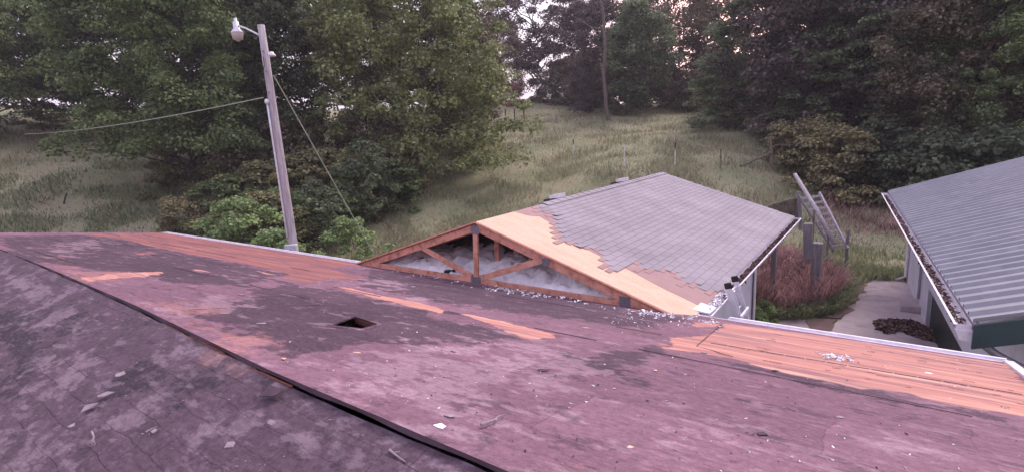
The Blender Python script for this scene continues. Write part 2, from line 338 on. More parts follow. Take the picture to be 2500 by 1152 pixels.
        WO = (wood((.54, .265, .21), (.38, .175, .16), (.23, .125, .145), (.66, .40, .31)), wood((.31, .125, .115), (.20, .08, .088), (.15, .085, .105), (.42, .19, .15)))
    if not shingle:      # separate sheets of felt, each a slightly different age
        bk = N.new('ShaderNodeTexBrick'); nd = N.new('ShaderNodeTexNoise'); nd.inputs['Scale'].default_value = 2.5; nd.inputs['Detail'].default_value = 6; L.new(tc.outputs['Object'], nd.inputs['Vector'])
        va = N.new('ShaderNodeVectorMath'); va.operation = 'MULTIPLY_ADD'; L.new(nd.outputs['Color'], va.inputs[0]); va.inputs[1].default_value = (.12, .12, 0); L.new(tc.outputs['Object'], va.inputs[2]); L.new(va.outputs[0], bk.inputs['Vector'])
        bk.inputs['Scale'].default_value = 1; bk.inputs['Brick Width'].default_value = 1.7; bk.inputs['Row Height'].default_value = .72; bk.inputs['Mortar Size'].default_value = .006; bk.inputs['Mortar Smooth'].default_value = .6; bk.offset = .37
        bk.inputs['Color1'].default_value = (1.15, 1.12, 1.13, 1); bk.inputs['Color2'].default_value = (.80, .77, .80, 1); bk.inputs['Mortar'].default_value = (.72, .68, .7, 1)
        mm = N.new('ShaderNodeMix'); mm.data_type = 'RGBA'; mm.blend_type = 'MULTIPLY'; mm.inputs['Factor'].default_value = .9; L.new(c, mm.inputs['A']); L.new(bk.outputs['Color'], mm.inputs['B']); c = mm.outputs['Result']
        wm_ = blot(sw.outputs[0], 1.5, .46, .56, 6, (.5, 1.6, 1), 6); edge = mathn('MULTIPLY', rng_(mathn('ADD', sw.outputs[0], mathn('MULTIPLY', mathn('SUBTRACT', nz(6, 8, (.5, 1.6, 1), 6), .5), 1.5)), .36, .46), .45)
        c = mix(edge, c, darkc); wc = mix(sw.outputs[1], WO[0], WO[1]); c = mix(wm_, c, wc)
    if shingle:
        br = N.new('ShaderNodeTexBrick'); mpb = N.new('ShaderNodeMapping'); mpb.inputs['Rotation'].default_value = (0, 0, .035); L.new(tc.outputs['Object'], mpb.inputs[0])
        nd = N.new('ShaderNodeTexNoise'); nd.inputs['Scale'].default_value = 5; L.new(tc.outputs['Object'], nd.inputs['Vector'])
        va = N.new('ShaderNodeVectorMath'); va.operation = 'MULTIPLY_ADD'; L.new(nd.outputs['Color'], va.inputs[0]); va.inputs[1].default_value = (.05, .05, 0); L.new(mpb.outputs[0], va.inputs[2]); L.new(va.outputs[0], br.inputs['Vector'])
        br.inputs['Scale'].default_value = 1; br.inputs['Brick Width'].default_value = .31; br.inputs['Row Height'].default_value = .125; br.inputs['Mortar Size'].default_value = .003; br.inputs['Mortar Smooth'].default_value = .4
        br.inputs['Color1'].default_value = (1.08, 1.05, 1.06, 1); br.inputs['Color2'].default_value = (.84, .82, .84, 1); br.inputs['Mortar'].default_value = (.45, .42, .45, 1)
        mm = N.new('ShaderNodeMix'); mm.data_type = 'RGBA'; mm.blend_type = 'MULTIPLY'; L.new(rng_(nz(2.2, 5), .35, .6, .15, 1), mm.inputs['Factor']); L.new(c, mm.inputs['A']); L.new(br.outputs['Color'], mm.inputs['B']); c = mm.outputs['Result']
        c = mix(mathn('MULTIPLY', rng_(nz(5.5, 10, (.8, 1.8, 1), 11), .57, .63), .5), c, pale)
    L.new(c, b.inputs['Base Color'])
    bp = N.new('ShaderNodeBump'); bp.inputs['Strength'].default_value = .5; bp.inputs['Distance'].default_value = .012
    h = mathn('ADD', nz(6, 8, (1, 1.6, 1)), mathn('MULTIPLY', nz(70, 3), .25)); L.new(h, bp.inputs['Height']); L.new(bp.outputs[0], b.inputs['Normal'])
    return m
M['felt'] = feltmat('roof_felt', (.188, .102, .138), (.068, .040, .060), (.315, .215, .26), (.33, .155, .14))
M['oldsh'] = feltmat('worn_shingle_underlay', (.088, .056, .078), (.040, .027, .040), (.215, .16, .195), (.26, .15, .15), True)

house = empty('house', (-8, 4, -5.3), 'low hip roofed house with stripped purple brown felt roof in the foreground', 'house')
dark_px = [[(0, 575), (190, 574), (300, 585), (420, 612), (560, 640), (700, 668), (600, 700), (420, 690), (300, 665), (0, 632)],
           [(560, 735), (700, 690), (860, 716), (1040, 768), (1170, 790), (1260, 835), (1010, 835), (850, 838), (700, 862), (560, 815), (500, 770)],
           [(900, 655), (1200, 700), (1600, 762), (1690, 778), (1560, 800), (1350, 775), (1150, 750), (1010, 725), (880, 700)],  # band in front of the truss: its cast shadow painted into the felt
           [(1375, 862), (1620, 850), (1540, 935), (1400, 900)],
           [(1770, 876), (2100, 950), (2500, 1022), (2500, 1036), (2100, 965), (1800, 894)]]
pale_px = [[(95, 598), (225, 585), (270, 592), (220, 612), (150, 628)], [(215, 575), (275, 585), (240, 590)],
           [(340, 750), (500, 715), (640, 728), (540, 760), (430, 775)], [(760, 900), (950, 830), (1120, 832), (1330, 850), (1500, 880), (1330, 990), (1090, 1020), (930, 970)],
           [(930, 722), (1050, 725), (1050, 740), (990, 745)], [(1200, 820), (1370, 835), (1370, 905), (1240, 870)],
           [(1000, 1040), (1250, 1010), (1300, 1060), (1150, 1110)], [(1660, 1000), (1900, 1040), (1860, 1130), (1700, 1120)], [(2100, 1040), (2260, 1050), (2240, 1100), (2120, 1090)], [(860, 670), (1000, 690), (990, 712), (900, 704)]]
warm_px = [[(480, 785), (560, 808), (680, 832), (695, 855), (620, 885), (520, 850)], [(350, 742), (420, 735), (560, 752), (500, 775), (420, 770)],
           [(110, 600), (200, 660), (380, 665), (300, 690), (160, 690)], [(1600, 842), (1760, 800), (1760, 862), (1650, 858)]]
# upper slope facing the garage
nx, ny = 480, 150
u = np.linspace(0, 1, nx); X1 = -19.47+20.55*(1-(1-u)**1.0)
v = np.linspace(0, 1, ny)
XX, VV = np.meshgrid(X1, v, indexing='ij')
XL = XX.copy()
YY = yr(XL)+VV*(EY-yr(XL))
# hip cut at the left end: Y may not be above the 45 degree hip line; slide points onto it
hipY = np.clip(EY-(XL+19.45)*1.0, None, 99)      # line from the corner (-19.45,7.26) to (-13.57,1.38)
low = np.maximum(yr(XL), EY-(XL+19.47)*1.045)
YY = low+VV*(EY-low)
ZZ = zP1(YY)+.008*smoothnoise(XX, YY, 1.1)+.003*smoothnoise(XX, YY, 5, 3)-.006*np.abs(smoothnoise(XX, YY*1.6, 2.3, 13))+.006*(((EY-YY+.06*smoothnoise(XX, YY*0, .9, 21))/.91) % 1.0)
# drop the cells under the vent hole
HP = [(-3.62, 2.44), (-3.40, 2.56), (-3.49, 2.80), (-3.88, 2.86)]; hx0, hx1, hy0, hy1 = -3.9, -3.38, 2.42, 2.88
co = np.stack([XX, YY, ZZ], -1).reshape(-1, 3); I = np.arange(nx*ny).reshape(nx, ny)
# straighten the hole rim: snap the nearest grid lines
fc = np.stack([I[:-1, :-1].ravel(), I[1:, :-1].ravel(), I[1:, 1:].ravel(), I[:-1, 1:].ravel()], 1)
cen = co[fc].mean(1)
def _inp(c, P):
    ins = np.zeros(len(c), bool)
    for i in range(len(P)):
        x0, y0 = P[i]; x1, y1 = P[(i+1) % len(P)]; ins ^= ((y0 > c[:, 1]) != (y1 > c[:, 1])) & (c[:, 0] < (x1-x0)*(c[:, 1]-y0)/(y1-y0+1e-9)+x0)
    return ins
_c = np.mean(HP, 0); hole = _inp(cen, [tuple(_c+(np.array(q)-_c)*1.06) for q in HP])
boards = [
 [(188, 571), (400, 568.5), (640, 606), (872, 643), (878, 650), (866, 647), (802, 656), (850, 668), (895, 677), (872, 681), (807, 680), (757, 688), (809, 700), (744, 689), (685, 677), (706, 667), (637, 652), (574, 638), (478, 622), (382, 604), (297, 583), (207, 573)],
 [(818, 700), (844, 700), (874, 707), (944, 724), (1022, 739), (1088, 759), (1079, 764), (1027, 755), (944, 735), (861, 713)],
 [(1125, 767), (1162, 770), (1201, 779), (1245, 789), (1323, 809), (1362, 821), (1345, 826), (1288, 826), (1262, 817), (1227, 807), (1201, 793), (1171, 785), (1150, 777)],
 [(1767, 786), (2100, 833), (2459, 888), (2503, 934), (2560, 1000), (2560, 1028), (2500, 1016), (2387, 999), (2294, 984), (2219, 960), (2106, 947), (2012, 928), (1937, 915), (1881, 900), (1825, 885), (1780, 872), (1720, 864), (1675, 857), (1610, 848), (1645, 846), (1634, 826), (1667, 821), (1724, 819), (1761, 797)],
 [(1686, 792), (1700, 788), (1745, 787), (1760, 792), (1748, 797), (1700, 797)],
 [(181, 680), (276, 667), (340, 663), (398, 663), (393, 670), (297, 680), (212, 687)],
 [(474, 657), (500, 660), (512, 665), (480, 660)], [(625, 660), (650, 663), (674, 672), (640, 667)], [(325, 618), (375, 615), (388, 618), (340, 622)]]
xr, yr_ = co[:, 0], co[:, 1]; dk = np.zeros(XX.size); pl = dk.copy(); wm = dk.copy(); wd = dk.copy(); ag = dk.copy()
for p in dark_px: dk = np.maximum(dk, poly_mask(p, xr, yr_, .22))
for p in pale_px: pl = np.maximum(pl, poly_mask(p, xr, yr_, .3))
for p in warm_px: wm = np.maximum(wm, poly_mask(p, xr, yr_, .22))
used = hole.copy(); groups = []
for i, b in enumerate(boards):
    mk = poly_mask(b, xr, yr_, .11); wd = np.maximum(wd, mk)
    if i in (0, 8): ag = np.maximum(ag, (mk > .001)*1.0)
    inside = (mk[fc].mean(1) > .5) & ~used; used |= inside; groups.append(inside)
def piece(name, sel):
    idx, inv = np.unique(fc[sel], return_inverse=True); o = npobj(name, co[idx], inv.reshape(-1, 4), M['felt'], house, smooth=True)
    set_attr(o.data, 'stain_shade', np.stack([dk, pl, wm], 1)[idx]); set_attr(o.data, 'wood', np.stack([wd, ag, 0*ag], 1)[idx]); return o
deck = piece('felt_slope', ~used)
for gsel in groups:
    if gsel.sum(): piece('exposed_boards', gsel)
xe = np.linspace(-9.6, 1.07, 160); ye = yr(xe)+.001; ee = np.concatenate([np.stack([xe, ye-.002, zP1(ye)+.004], 1), np.stack([xe, ye-.006+.006*np.sin(xe*9), zP1(ye)-np.interp(xe, [-9, -4.6, -2.4, 1], [.012, .03, .018, .02])], 1)]); n_ = len(xe)
npobj('torn_felt_edge', ee, np.stack([np.arange(n_-1), np.arange(1, n_), np.arange(1, n_)+n_, np.arange(n_-1)+n_], 1), M['darkfelt'], house)
# hole: frame of cut boards and a well coloured black for the attic's shade
zf = zP1; mb = MB(); n_ = 4
inn = [Vector((x, y, zf(y)+.009)) for x, y in HP]; outr = [Vector((_c[0]+(x-_c[0])*1.32, _c[1]+(y-_c[1])*1.32, 0)) for x, y in HP]; outr = [Vector((p.x, p.y, zf(p.y)+.006)) for p in outr]
mb.add(inn+outr+[p-Vector((0, 0, .012)) for p in inn], [(i, (i+1) % 4, 4+(i+1) % 4, 4+i) for i in range(4)]+[(i, (i+1) % 4, 8+(i+1) % 4, 8+i) for i in range(4)])
hr = mb.build('torn_hole_edge', M['felt'], house); set_attr(hr.data, 'stain_shade', np.tile([[.95, .1, 0]], (len(hr.data.vertices), 1)))
mb = MB()
for i in (2,): mb.bar(inn[i]-Vector((0, 0, .04)), inn[(i+1) % 4]-Vector((0, 0, .04)), .012, .045)
mb.build('vent_hole_rim', M['redrim'], house)
mb = MB(); k8 = [Vector((p.x, p.y, p.z-.06)) for p in [_q for _q in outr]]; mb.add(k8+[Vector((p.x, p.y, -2.4)) for p in k8], [(i, (i+1) % 4, 4+(i+1) % 4, 4+i) for i in range(4)]+[(4, 5, 6, 7)]); mb.build('vent_hole_shade', M['dark'], house)
# near slope (below the ridge, falling towards the left foreground)
nx2, ny2 = 420, 110
X2 = np.linspace(-13.6, 1.08, nx2); V2 = np.linspace(0, 1, ny2)**1.7
XX, VV = np.meshgrid(X2, V2, indexing='ij'); gapw = np.interp(XX, [-13.6, -9.8, -9, -5.5, -4.6, -2.6, -1, 2], [0, 0, .018, .02, .028, .012, .0, .0])
Y0 = yr(XX)-gapw; YY = Y0-VV*(Y0+4.6)
step = np.interp(XX, [-13.6, -9.8, -8, -3, -2.4, 2], [0, 0, .008, .016, .024, .026])
course = .13; ph = (np.clip(Y0-YY, 0, 99)/course) % 1.0
ZZ = zP1(yr(XX))-step-.25*(yr(XX)-YY)+.010*(1-ph)*np.clip((Y0-YY)/.1, 0, 1)*0+.012*smoothnoise(XX, YY, 1.6, 5)+.005*smoothnoise(XX, YY, 6, 8)
ZZ -= .012*np.exp(-((Y0-YY)/.07)**2)*np.clip((XX+2.9)/.5, 0, 1)
co = np.stack([XX, YY, ZZ], -1).reshape(-1, 3); I = np.arange(nx2*ny2).reshape(nx2, ny2)
fc = np.stack([I[:-1, :-1].ravel(), I[:-1, 1:].ravel(), I[1:, 1:].ravel(), I[1:, :-1].ravel()], 1)
near = npobj('near_slope', co, fc, M['oldsh'], house, smooth=True)
def onP2(x, y):
    d = ray(x, y); t = (-RH-.25*RY)/(d[2]-.25*d[1]); return Vector(d*t)
d2 = [[(0, 700), (60, 745), (85, 800), (60, 880), (0, 960)], [(120, 740), (230, 715), (200, 770), (120, 800)], [(650, 930), (720, 960), (690, 975), (630, 965)], [(330, 870), (500, 900), (420, 980), (250, 930)]]
p2 = [[(0, 620), (90, 650), (200, 720), (100, 760), (30, 700)], [(330, 920), (430, 940), (380, 1000), (300, 990)], [(620, 900), (760, 930), (900, 1010), (1050, 1080), (1180, 1152), (1080, 1152), (900, 1060), (720, 980)],
      [(520, 1010), (600, 1030), (570, 1085), (500, 1060)], [(90, 820), (250, 830), (200, 900), (60, 920)], [(0, 1040), (120, 980), (160, 1152), (0, 1152)], [(430, 800), (560, 850), (520, 900), (400, 860)]]
w2 = [[(500, 830), (620, 880), (600, 905), (500, 870)]]
xr, yy_ = co[:, 0], co[:, 1]; dk = np.zeros(len(co)); pl = dk.copy(); wm = dk.copy()
for p in d2: dk = np.maximum(dk, poly_mask(p, xr, yy_, .16, onP2))
for p in p2: pl = np.maximum(pl, poly_mask(p, xr, yy_, .16, onP2))
for p in w2: wm = np.maximum(wm, poly_mask(p, xr, yy_, .16, onP2))
set_attr(near.data, 'stain_shade', np.stack([dk, pl, wm], 1))
# ridge slot: black slab colours in the shade below, splintered board edge where the ridge board shows
mb = MB(); xs = np.linspace(-9.6, -2.5, 60)
mb.slab([(x, yr(x)+.02, zP1(yr(x))-.09) for x in xs]+[(x, yr(x)-.07, zP1(yr(x))-.1) for x in xs[::-1]], .01); mb.build('ridge_slot_shade', M['dark'], house)
mb = MB()
for i in range(14):
    a = -4.35+i*.13; b = a+.16+random.random()*.08; o = random.uniform(-.012, .012)
    mb.bar((a, yr(a)-.014+o*.5, zP1(yr(a))-.026), (b, yr(b)-.012+o*.5, zP1(yr(b))-.026+random.uniform(-.004, .004)), .012, .008)
mb.build('ridge_board', M['redrim'], house)
# board seams and lap seams of the felt: thin raised strips
mb = MB()
for a, b in (((1700, 846), (1762, 792)), ((1735, 838), (2500, 965)), ((1700, 846), (1790, 872))):
    p, q = onP1(*a), onP1(*b); n_ = 14
    if q.x > 1.07: q = p.lerp(q, (1.07-p.x)/(q.x-p.x))
    for k in range(n_): s_, e_ = p.lerp(q, k/n_), p.lerp(q, (k+.93)/n_); mb.bar(s_+Vector((0, 0, .009)), e_+Vector((0, 0, .009)), .007, .003)
mb.build('board_seam', M['darkfelt'], house)
mb = MB()
for yc, x0, x1 in ((2.15, -13, -6.5), (3.1, -14, -4.5), (4.0, -15, 1.0), (4.95, -17, -1.8), (5.9, -18, -2.2)):
    x = x0
    while x < x1:
        x2 = min(x+random.uniform(.3, 1.2), x1)
        if random.random() < .45:
            yA, yB = yc+.03*noise.noise((x, yc, 0)), yc+.03*noise.noise((x2, yc, 0))
            MB().bar((x, yA, zP1(yA)+.009), (x2, yB, zP1(yB)+.009), .007, .004).build('felt_lap_seam', M['darkfelt'], house)
        x = x2

# lifted flaps and torn shingle tabs (surface wear of the roof)
def flap(px, plane, size, ang, lift, m, par, name='torn_flap', asp=.6):
    p = plane(*px); s = -1 if plane is onP2 else 1; c, s_ = math.cos(ang), math.sin(ang); n_ = 5; vs = []; fs = []
    rr = random.Random(px[0]*7+px[1])
    for i in range(n_):
        for j in range(n_):
            a = (i/(n_-1)-.5)*size; b = (j/(n_-1)-.5)*size*asp
            if i in (0, n_-1) or j in (0, n_-1): a += rr.uniform(-.1, .1)*size; b += rr.uniform(-.1, .1)*size*asp
            x = p.x+a*c-b*s_; y = p.y+a*s_+b*c; slope = -.25*(y-p.y)*s
            z = p.z+slope+.008+lift*(j/(n_-1))**2*(.6+.4*math.sin(i)); 
            vs.append((x, y, z)); 
    for i in range(n_-1):
        for j in range(n_-1): k = i*n_+j; fs.append((k, k+n_, k+n_+1, k+1))
    o = npobj(name, vs, fs, m, par); sm = o.modifiers.new('s', 'SOLIDIFY'); sm.thickness = .004; return o
for px, sz, an, lf, mm in (((985, 710), .0, 0, 0, 0),): pass
for px, sz, an, lf in (((1100, 765), .16, .2, .012), ((385, 623), .2, 0, .012)):
    flap(px, onP1, sz, an, lf, M['darkfelt'], house)
for px, sz, an, lf in (((660, 960), .10, .4, .006), ((110, 845), .12, .5, .006)):
    flap(px, onP2, sz, an, lf, M['darkfelt'], house)
# eave drip edge, gutter, fascia, walls
mb = MB(); mb.hexa([(-19.5, EY-.03, -2.668), (1.1, EY-.03, -2.668), (1.1, EY+.02, -2.70), (-19.5, EY+.02, -2.70)], [(-19.5, EY-.03, -2.655), (1.1, EY-.03, -2.655), (1.1, EY+.02, -2.668), (-19.5, EY+.02, -2.668)])
mb.build('drip_edge', M['white'], house)
def gutter(name, a, b, par, w_=.12, h_=.1, m=None):      # a,b: inner top edge ends; opens away to the side given by b-a x up
    a, b = Vector(a), Vector(b); d = (b-a).normalized(); o = d.cross(Vector((0, 0, 1))).normalized()
    mb = MB(); t_ = .006
    def sh(p0, p1):  # plate between offsets
        q = [a+o*p0[0]+Vector((0, 0, p0[1])), b+o*p0[0]+Vector((0, 0, p0[1])), b+o*p1[0]+Vector((0, 0, p1[1])), a+o*p1[0]+Vector((0, 0, p1[1]))]
        n_ = (q[1]-q[0]).cross(q[3]-q[0]).normalized()*t_; mb.hexa(q, [x+n_ for x in q])
    sh((0, -h_), (0, 0)); sh((.0, -h_), (w_*.8, -h_)); sh((w_*.8, -h_), (w_, -.012)); sh((w_*.96, -.006), (w_+.022, -.004))
    for p in (a, b): mb.hexa([p-d*.003, p+o*w_-d*.003, p+o*w_*.8+Vector((0, 0, -h_))-d*.003, p+Vector((0, 0, -h_))-d*.003], [p+d*.003, p+o*w_+d*.003, p+o*w_*.8+Vector((0, 0, -h_))+d*.003, p+Vector((0, 0, -h_))+d*.003])
    return mb.build(name, m or M['white'], par)
gutter('gutter', (1.12, EY+.022, -2.672), (-1.72, EY+.022, -2.672), house)
gutter('gutter', (-9.55, EY+.022, -2.672), (-19.5, EY+.022, -2.672), house)
mb = MB(); mb.hexa([(1.075, 1.3, zP1(1.3)-.06), (1.16, 1.3, zP1(1.3)-.06), (1.16, EY+.02, -2.73), (1.075, EY+.02, -2.73)], [(1.075, 1.3, zP1(1.3)+.018), (1.16, 1.3, zP1(1.3)+.018), (1.16, EY+.02, -2.645), (1.075, EY+.02, -2.645)]); mb.build('rake_trim', M['white'], house)
mb = MB(); mb.box(-19.1, -3.9, -5.35, .8, EY-.42, -2.72); mb.box(-19.45, -4.3, -2.80, 1.07, EY-.02, -2.722); mb.build('wall', M['wallw'], house)
mb = MB()   # hidden hip end and gable filling so the roof is whole from the side
cy = 1.82; A_ = (-19.47, 7.26, -2.67); B_ = (-13.6, cy, zP1(cy)); C_ = (-19.47, -4.3, -2.72)
mb.add([A_, B_, C_], [(0, 1, 2)]); mb.add([(1.07, 7.2, -2.72), (1.07, 1.3, -1.25), (1.07, -4.3, -2.72)], [(0, 1, 2)]); hip = mb.build('hip_end', M['felt'], house); set_attr(hip.data, 'stain_shade', np.zeros((len(hip.data.vertices), 3)))

def wob_poly(px, plane, lift, step=.05, amp=.045, seed=0):
    pts = [plane(*p) for p in px]; out = []
    for a, b in zip(pts, pts[1:]+pts[:1]):
        n_ = max(1, int((b-a).length/step))
        for k in range(n_):
            p = a.lerp(b, k/n_)
            if k: p = p+Vector((0, amp*(noise.noise((p.x*3, p.y*3, seed+7))+.8*noise.noise((p.x*11, p.y*11, seed+3))+.5*noise.noise((p.x*31, p.y*31, seed))), 0))+Vector((amp*noise.noise((p.x*7, p.y*7, seed+1)), 0, 0))
            out.append(p)
    return out
# ------------------------------------------------------------------ garage wing
gar = empty('garage', (-5.8, 11.5, -5.3), 'garage with grey shingled gable roof, its near end opened to the truss', 'garage')
XR, XE, Y0g, Y1g = -5.8, -2.14, 6.95, 16.0
XLw = -9.46
nW = Vector((.3224, 0, 1)).normalized()
# right deck = bare plywood over its full area; felt and shingles on top
mb = MB(); mb.slab([(XR, Y0g, zW(XR)), (XE, Y0g, zW(XE)), (XE, Y1g, zW(XE)), (XR, Y1g, zW(XR))], .022, nW); mb.build('plywood_sheathing', M['ply'], gar)
mb = MB(); zl = -1.49-.3224*(XR-XLw); nl = Vector((-.3224, 0, 1)).normalized()
mb.slab([(XR-.001, Y0g, -1.49), (XR-.001, Y1g, -1.49), (XLw, Y1g, zl), (XLw, Y0g, zl)], .022, nl); mb.build('far_slope_sheathing', M['wood'], gar)
mb = MB(); mb.slab([(XR-.01, 9.1, -1.482), (XR-.01, Y1g+.02, -1.482), (XLw-.02, Y1g+.02, zl+.004), (XLw-.02, 8.6, zl+.004)], .01, nl); mb.build('far_slope_shingles', M['felt2'], gar)
fpx = [(1257, 517), (1290, 527), (1318, 529), (1345, 545), (1362, 562), (1371, 581), (1400, 597), (1424, 603), (1450, 617), (1520, 650), (1560, 672), (1640, 713), (1692, 738), (1700, 742)]
_all = wob_poly(fpx, onW, 0, .15, .02, 3); _l = onW(*fpx[-1]); _k = min(range(len(_all)), key=lambda i: (_all[i].xy-_l.xy).length); fp = _all[:_k+1]
fp = [Vector((min(p.x, XE), p.y, 0)) for p in fp]; fp[0].x = XR
pts = fp+[Vector((XE, 7.6, 0)), Vector((XE, Y1g, 0)), Vector((XR, Y1g, 0))]
MB().slab([(p.x, p.y, zW(p.x)+.004) for p in pts], .003).build('felt_underlay', M['felt2'], gar)
# shingles: real courses of tabs with slots
SB = [(-5.80, 9.02), (-5.55, 8.95), (-5.25, 8.75), (-4.9, 8.35), (-4.6, 8.0), (-4.25, 7.85), (-4.12, 8.2), (-3.85, 8.0), (-3.64, 7.85), (-3.45, 7.75), (-3.37, 8.25), (-3.16, 8.4), (-2.81, 8.55), (-2.4, 8.5), (-2.2, 8.6), (-2.14, 8.8)]
SBx = [p[0] for p in SB]; SBy = [p[1] for p in SB]
def shinglemat():
    m = bpy.data.materials.new('grey_shingle'); m.use_nodes = True; n = m.node_tree; N = n.nodes; L = n.links; b = N['Principled BSDF']; b.inputs['Roughness'].default_value = .8
    g_ = N.new('ShaderNodeNewGeometry'); cr = N.new('ShaderNodeValToRGB'); e = cr.color_ramp.elements; e[0].color = (.245, .215, .25, 1); e[1].color = (.272, .24, .278, 1); L.new(g_.outputs['Random Per Island'], cr.inputs[0])
    tc = N.new('ShaderNodeTexCoord'); nz = N.new('ShaderNodeTexNoise'); nz.inputs['Scale'].default_value = 1.1; nz.inputs['Detail'].default_value = 9; L.new(tc.outputs['Object'], nz.inputs['Vector'])
    mr = N.new('ShaderNodeMapRange'); mr.inputs['From Min'].default_value = .3; mr.inputs['From Max'].default_value = .7; mr.inputs['To Min'].default_value = .82; mr.inputs['To Max'].default_value = 1.12; L.new(nz.outputs[0], mr.inputs['Value'])
    vm = N.new('ShaderNodeVectorMath'); vm.operation = 'SCALE'; L.new(cr.outputs[0], vm.inputs[0]); L.new(mr.outputs[0], vm.inputs['Scale']); L.new(vm.outputs[0], b.inputs['Base Color'])
    n2 = N.new('ShaderNodeTexNoise'); n2.inputs['Scale'].default_value = 160; L.new(tc.outputs['Object'], n2.inputs['Vector']); bp = N.new('ShaderNodeBump'); bp.inputs['Strength'].default_value = .4; bp.inputs['Distance'].default_value = .004; L.new(n2.outputs[0], bp.inputs['Height']); L.new(bp.outputs[0], b.inputs['Normal'])
    return m
M['shingle'] = shinglemat()
exp_ = .136; slope = math.hypot(1, .3224); dxs = exp_/slope; ncr = int((XE-XR)/dxs)+1
mb = MB(); mt = MB()
for c in range(ncr):
    xa = XR+c*dxs; xb = min(xa+dxs*1.25, XE+.02); lo_ = .009; hi_ = .017
    ys = float(np.interp(xa+dxs*.8, SBx, SBy)); off = (c % 2)*.1525+random.uniform(-.03, .03); y_ = math.floor((ys-off)/.305)*.305+off
    first = True
    while y_ < Y1g+.02:
        ye = min(y_+.297, Y1g+.025)
        if ye-y_ > .05:
            j = random.uniform(-.002, .002); l2 = hi_+(random.uniform(.0, .02) if first and random.random() < .5 else 0)
            A4 = [(xa, y_, zW(xa)+lo_), (xb+j, y_, zW(xb)+l2), (xb+j, ye, zW(xb)+hi_), (xa, ye, zW(xa)+lo_)]
            mb.hexa([(p[0], p[1], p[2]-.007) for p in A4], A4)
        if first and random.random() < .75:      # torn headlap with pale tar line sticking out
            w_ = random.uniform(.12, .3); MB().hexa([(xa+.02, y_-w_, zW(xa+.02)+.006), (xb-.05, y_-w_, zW(xb-.05)+.006), (xb-.05, y_, zW(xb-.05)+.007), (xa+.02, y_, zW(xa+.02)+.007)], [(xa+.02, y_-w_, zW(xa+.02)+.012), (xb-.05, y_-w_, zW(xb-.05)+.010), (xb-.05, y_, zW(xb-.05)+.012), (xa+.02, y_, zW(xa+.02)+.012)]).build('torn_shingle_edge', M['felt2'], gar)
        first = False; y_ += .305
mb.build('shingles', M['shingle'], gar)
mb = MB(); y_ = 9.1       # ridge cap pieces
while y_ < 16:
    ye = min(y_+.34, 16.03); mb.hexa([(XR-.14, y_, -1.512), (XR, y_, -1.466), (XR, ye, -1.476), (XR-.14, ye, -1.522)], [(XR-.14, y_, -1.502), (XR, y_, -1.452), (XR, ye, -1.466), (XR-.14, ye, -1.516)])
    mb.hexa([(XR, y_, -1.466), (XR+.14, y_, -1.512), (XR+.14, ye, -1.518), (XR, ye, -1.476)], [(XR, y_, -1.452), (XR+.14, y_, -1.500), (XR+.14, ye, -1.508), (XR, ye, -1.466)]); y_ += .28
mb.build('ridge_cap', M['shingle'], gar)
# trusses
def truss(Y, par, full=True):
    T = empty_part('truss', par, (XR, Y, -2.6)) if False else None
    hy = .019
    ap = (-5.82, -1.535); L_, R_ = (-9.12, -2.60), (-2.35, -2.645)
    def mem(name, a, b, wd, dy=0, th=.038):
        o = MB().bar((a[0], Y+dy, a[1]), (b[0], Y+dy, b[1]), th, wd).build(name, M['lumber'], root, bevel=.003); return o
    root = MB().bar((L_[0]+.25, Y, -2.555), (-2.78, Y, -2.575), .038, .115).build('truss', M['lumber'], par, bevel=.003)
    root.data.materials[0] = M['lumber']
    mem('top_chord', (-9.25, -2.70), (ap[0]-.005, ap[1]-.065), .125, .001); mem('top_chord', (ap[0]+.005, ap[1]-.065), (-2.2, -2.775), .125, -.001)
    mem('king_post', (-5.84, -1.60), (-5.89, -2.53), .10, -.004, .04)
    if full:
        mem('web', (-7.17, -2.07), (-5.98, -2.50), .10, -.003, .036); mem('web', (-4.52, -2.05), (-5.8, -2.50), .10, -.003, .036)
        for x, z, a, b in ((-5.84, -1.64, .09, .075), (-5.89, -2.54, .11, .06), (-4.42, -2.06, .075, .06), (-3.08, -2.53, .085, .085)):
            MB().box(x-a, Y-.026, z-b, x+a, Y-.022, z+b).build('gusset_plate', M['gal'], root)
    return root
truss(6.98, gar); truss(7.59, gar, False)
for k in range(2, 10): truss(6.98+.61*k, gar, False)
MB().bar((-9.35, Y0g-.02, -2.64), (-5.82, Y0g-.02, -1.50), .02, .03).build('left_sheathing_edge', M['lumber'], gar)
MB().bar((-5.80, Y0g-.018, -1.508), (-2.2, Y0g-.018, -2.668), .014, .024).build('right_sheathing_edge', M['lumber'], gar)
# blown insulation over the ceiling
xs = np.linspace(-9.1, -2.5, 170); ys = np.linspace(7.03, 13, 120); XX, YY = np.meshgrid(xs, ys, indexing='ij')
ZZ = -2.60+np.clip((YY-7.02)*.6, 0, .25)*np.clip((XX+9.1)*1.2, 0, 1)*np.clip((-2.5-XX)*.8, 0, 1)+.08*smoothnoise(XX, YY, 1.7, 2)+.09*smoothnoise(XX, YY, 4, 4)+.09*smoothnoise(XX, YY, 9, 6)
ZZ = np.minimum(ZZ, -1.49-.3224*np.abs(XX-XR)-.10)
I = np.arange(XX.size).reshape(XX.shape); fc = np.stack([I[:-1, :-1].ravel(), I[1:, :-1].ravel(), I[1:, 1:].ravel(), I[:-1, 1:].ravel()], 1)
npobj('attic_insulation', np.stack([XX, YY, ZZ], -1).reshape(-1, 3), fc, M['insul'], gar, smooth=True)
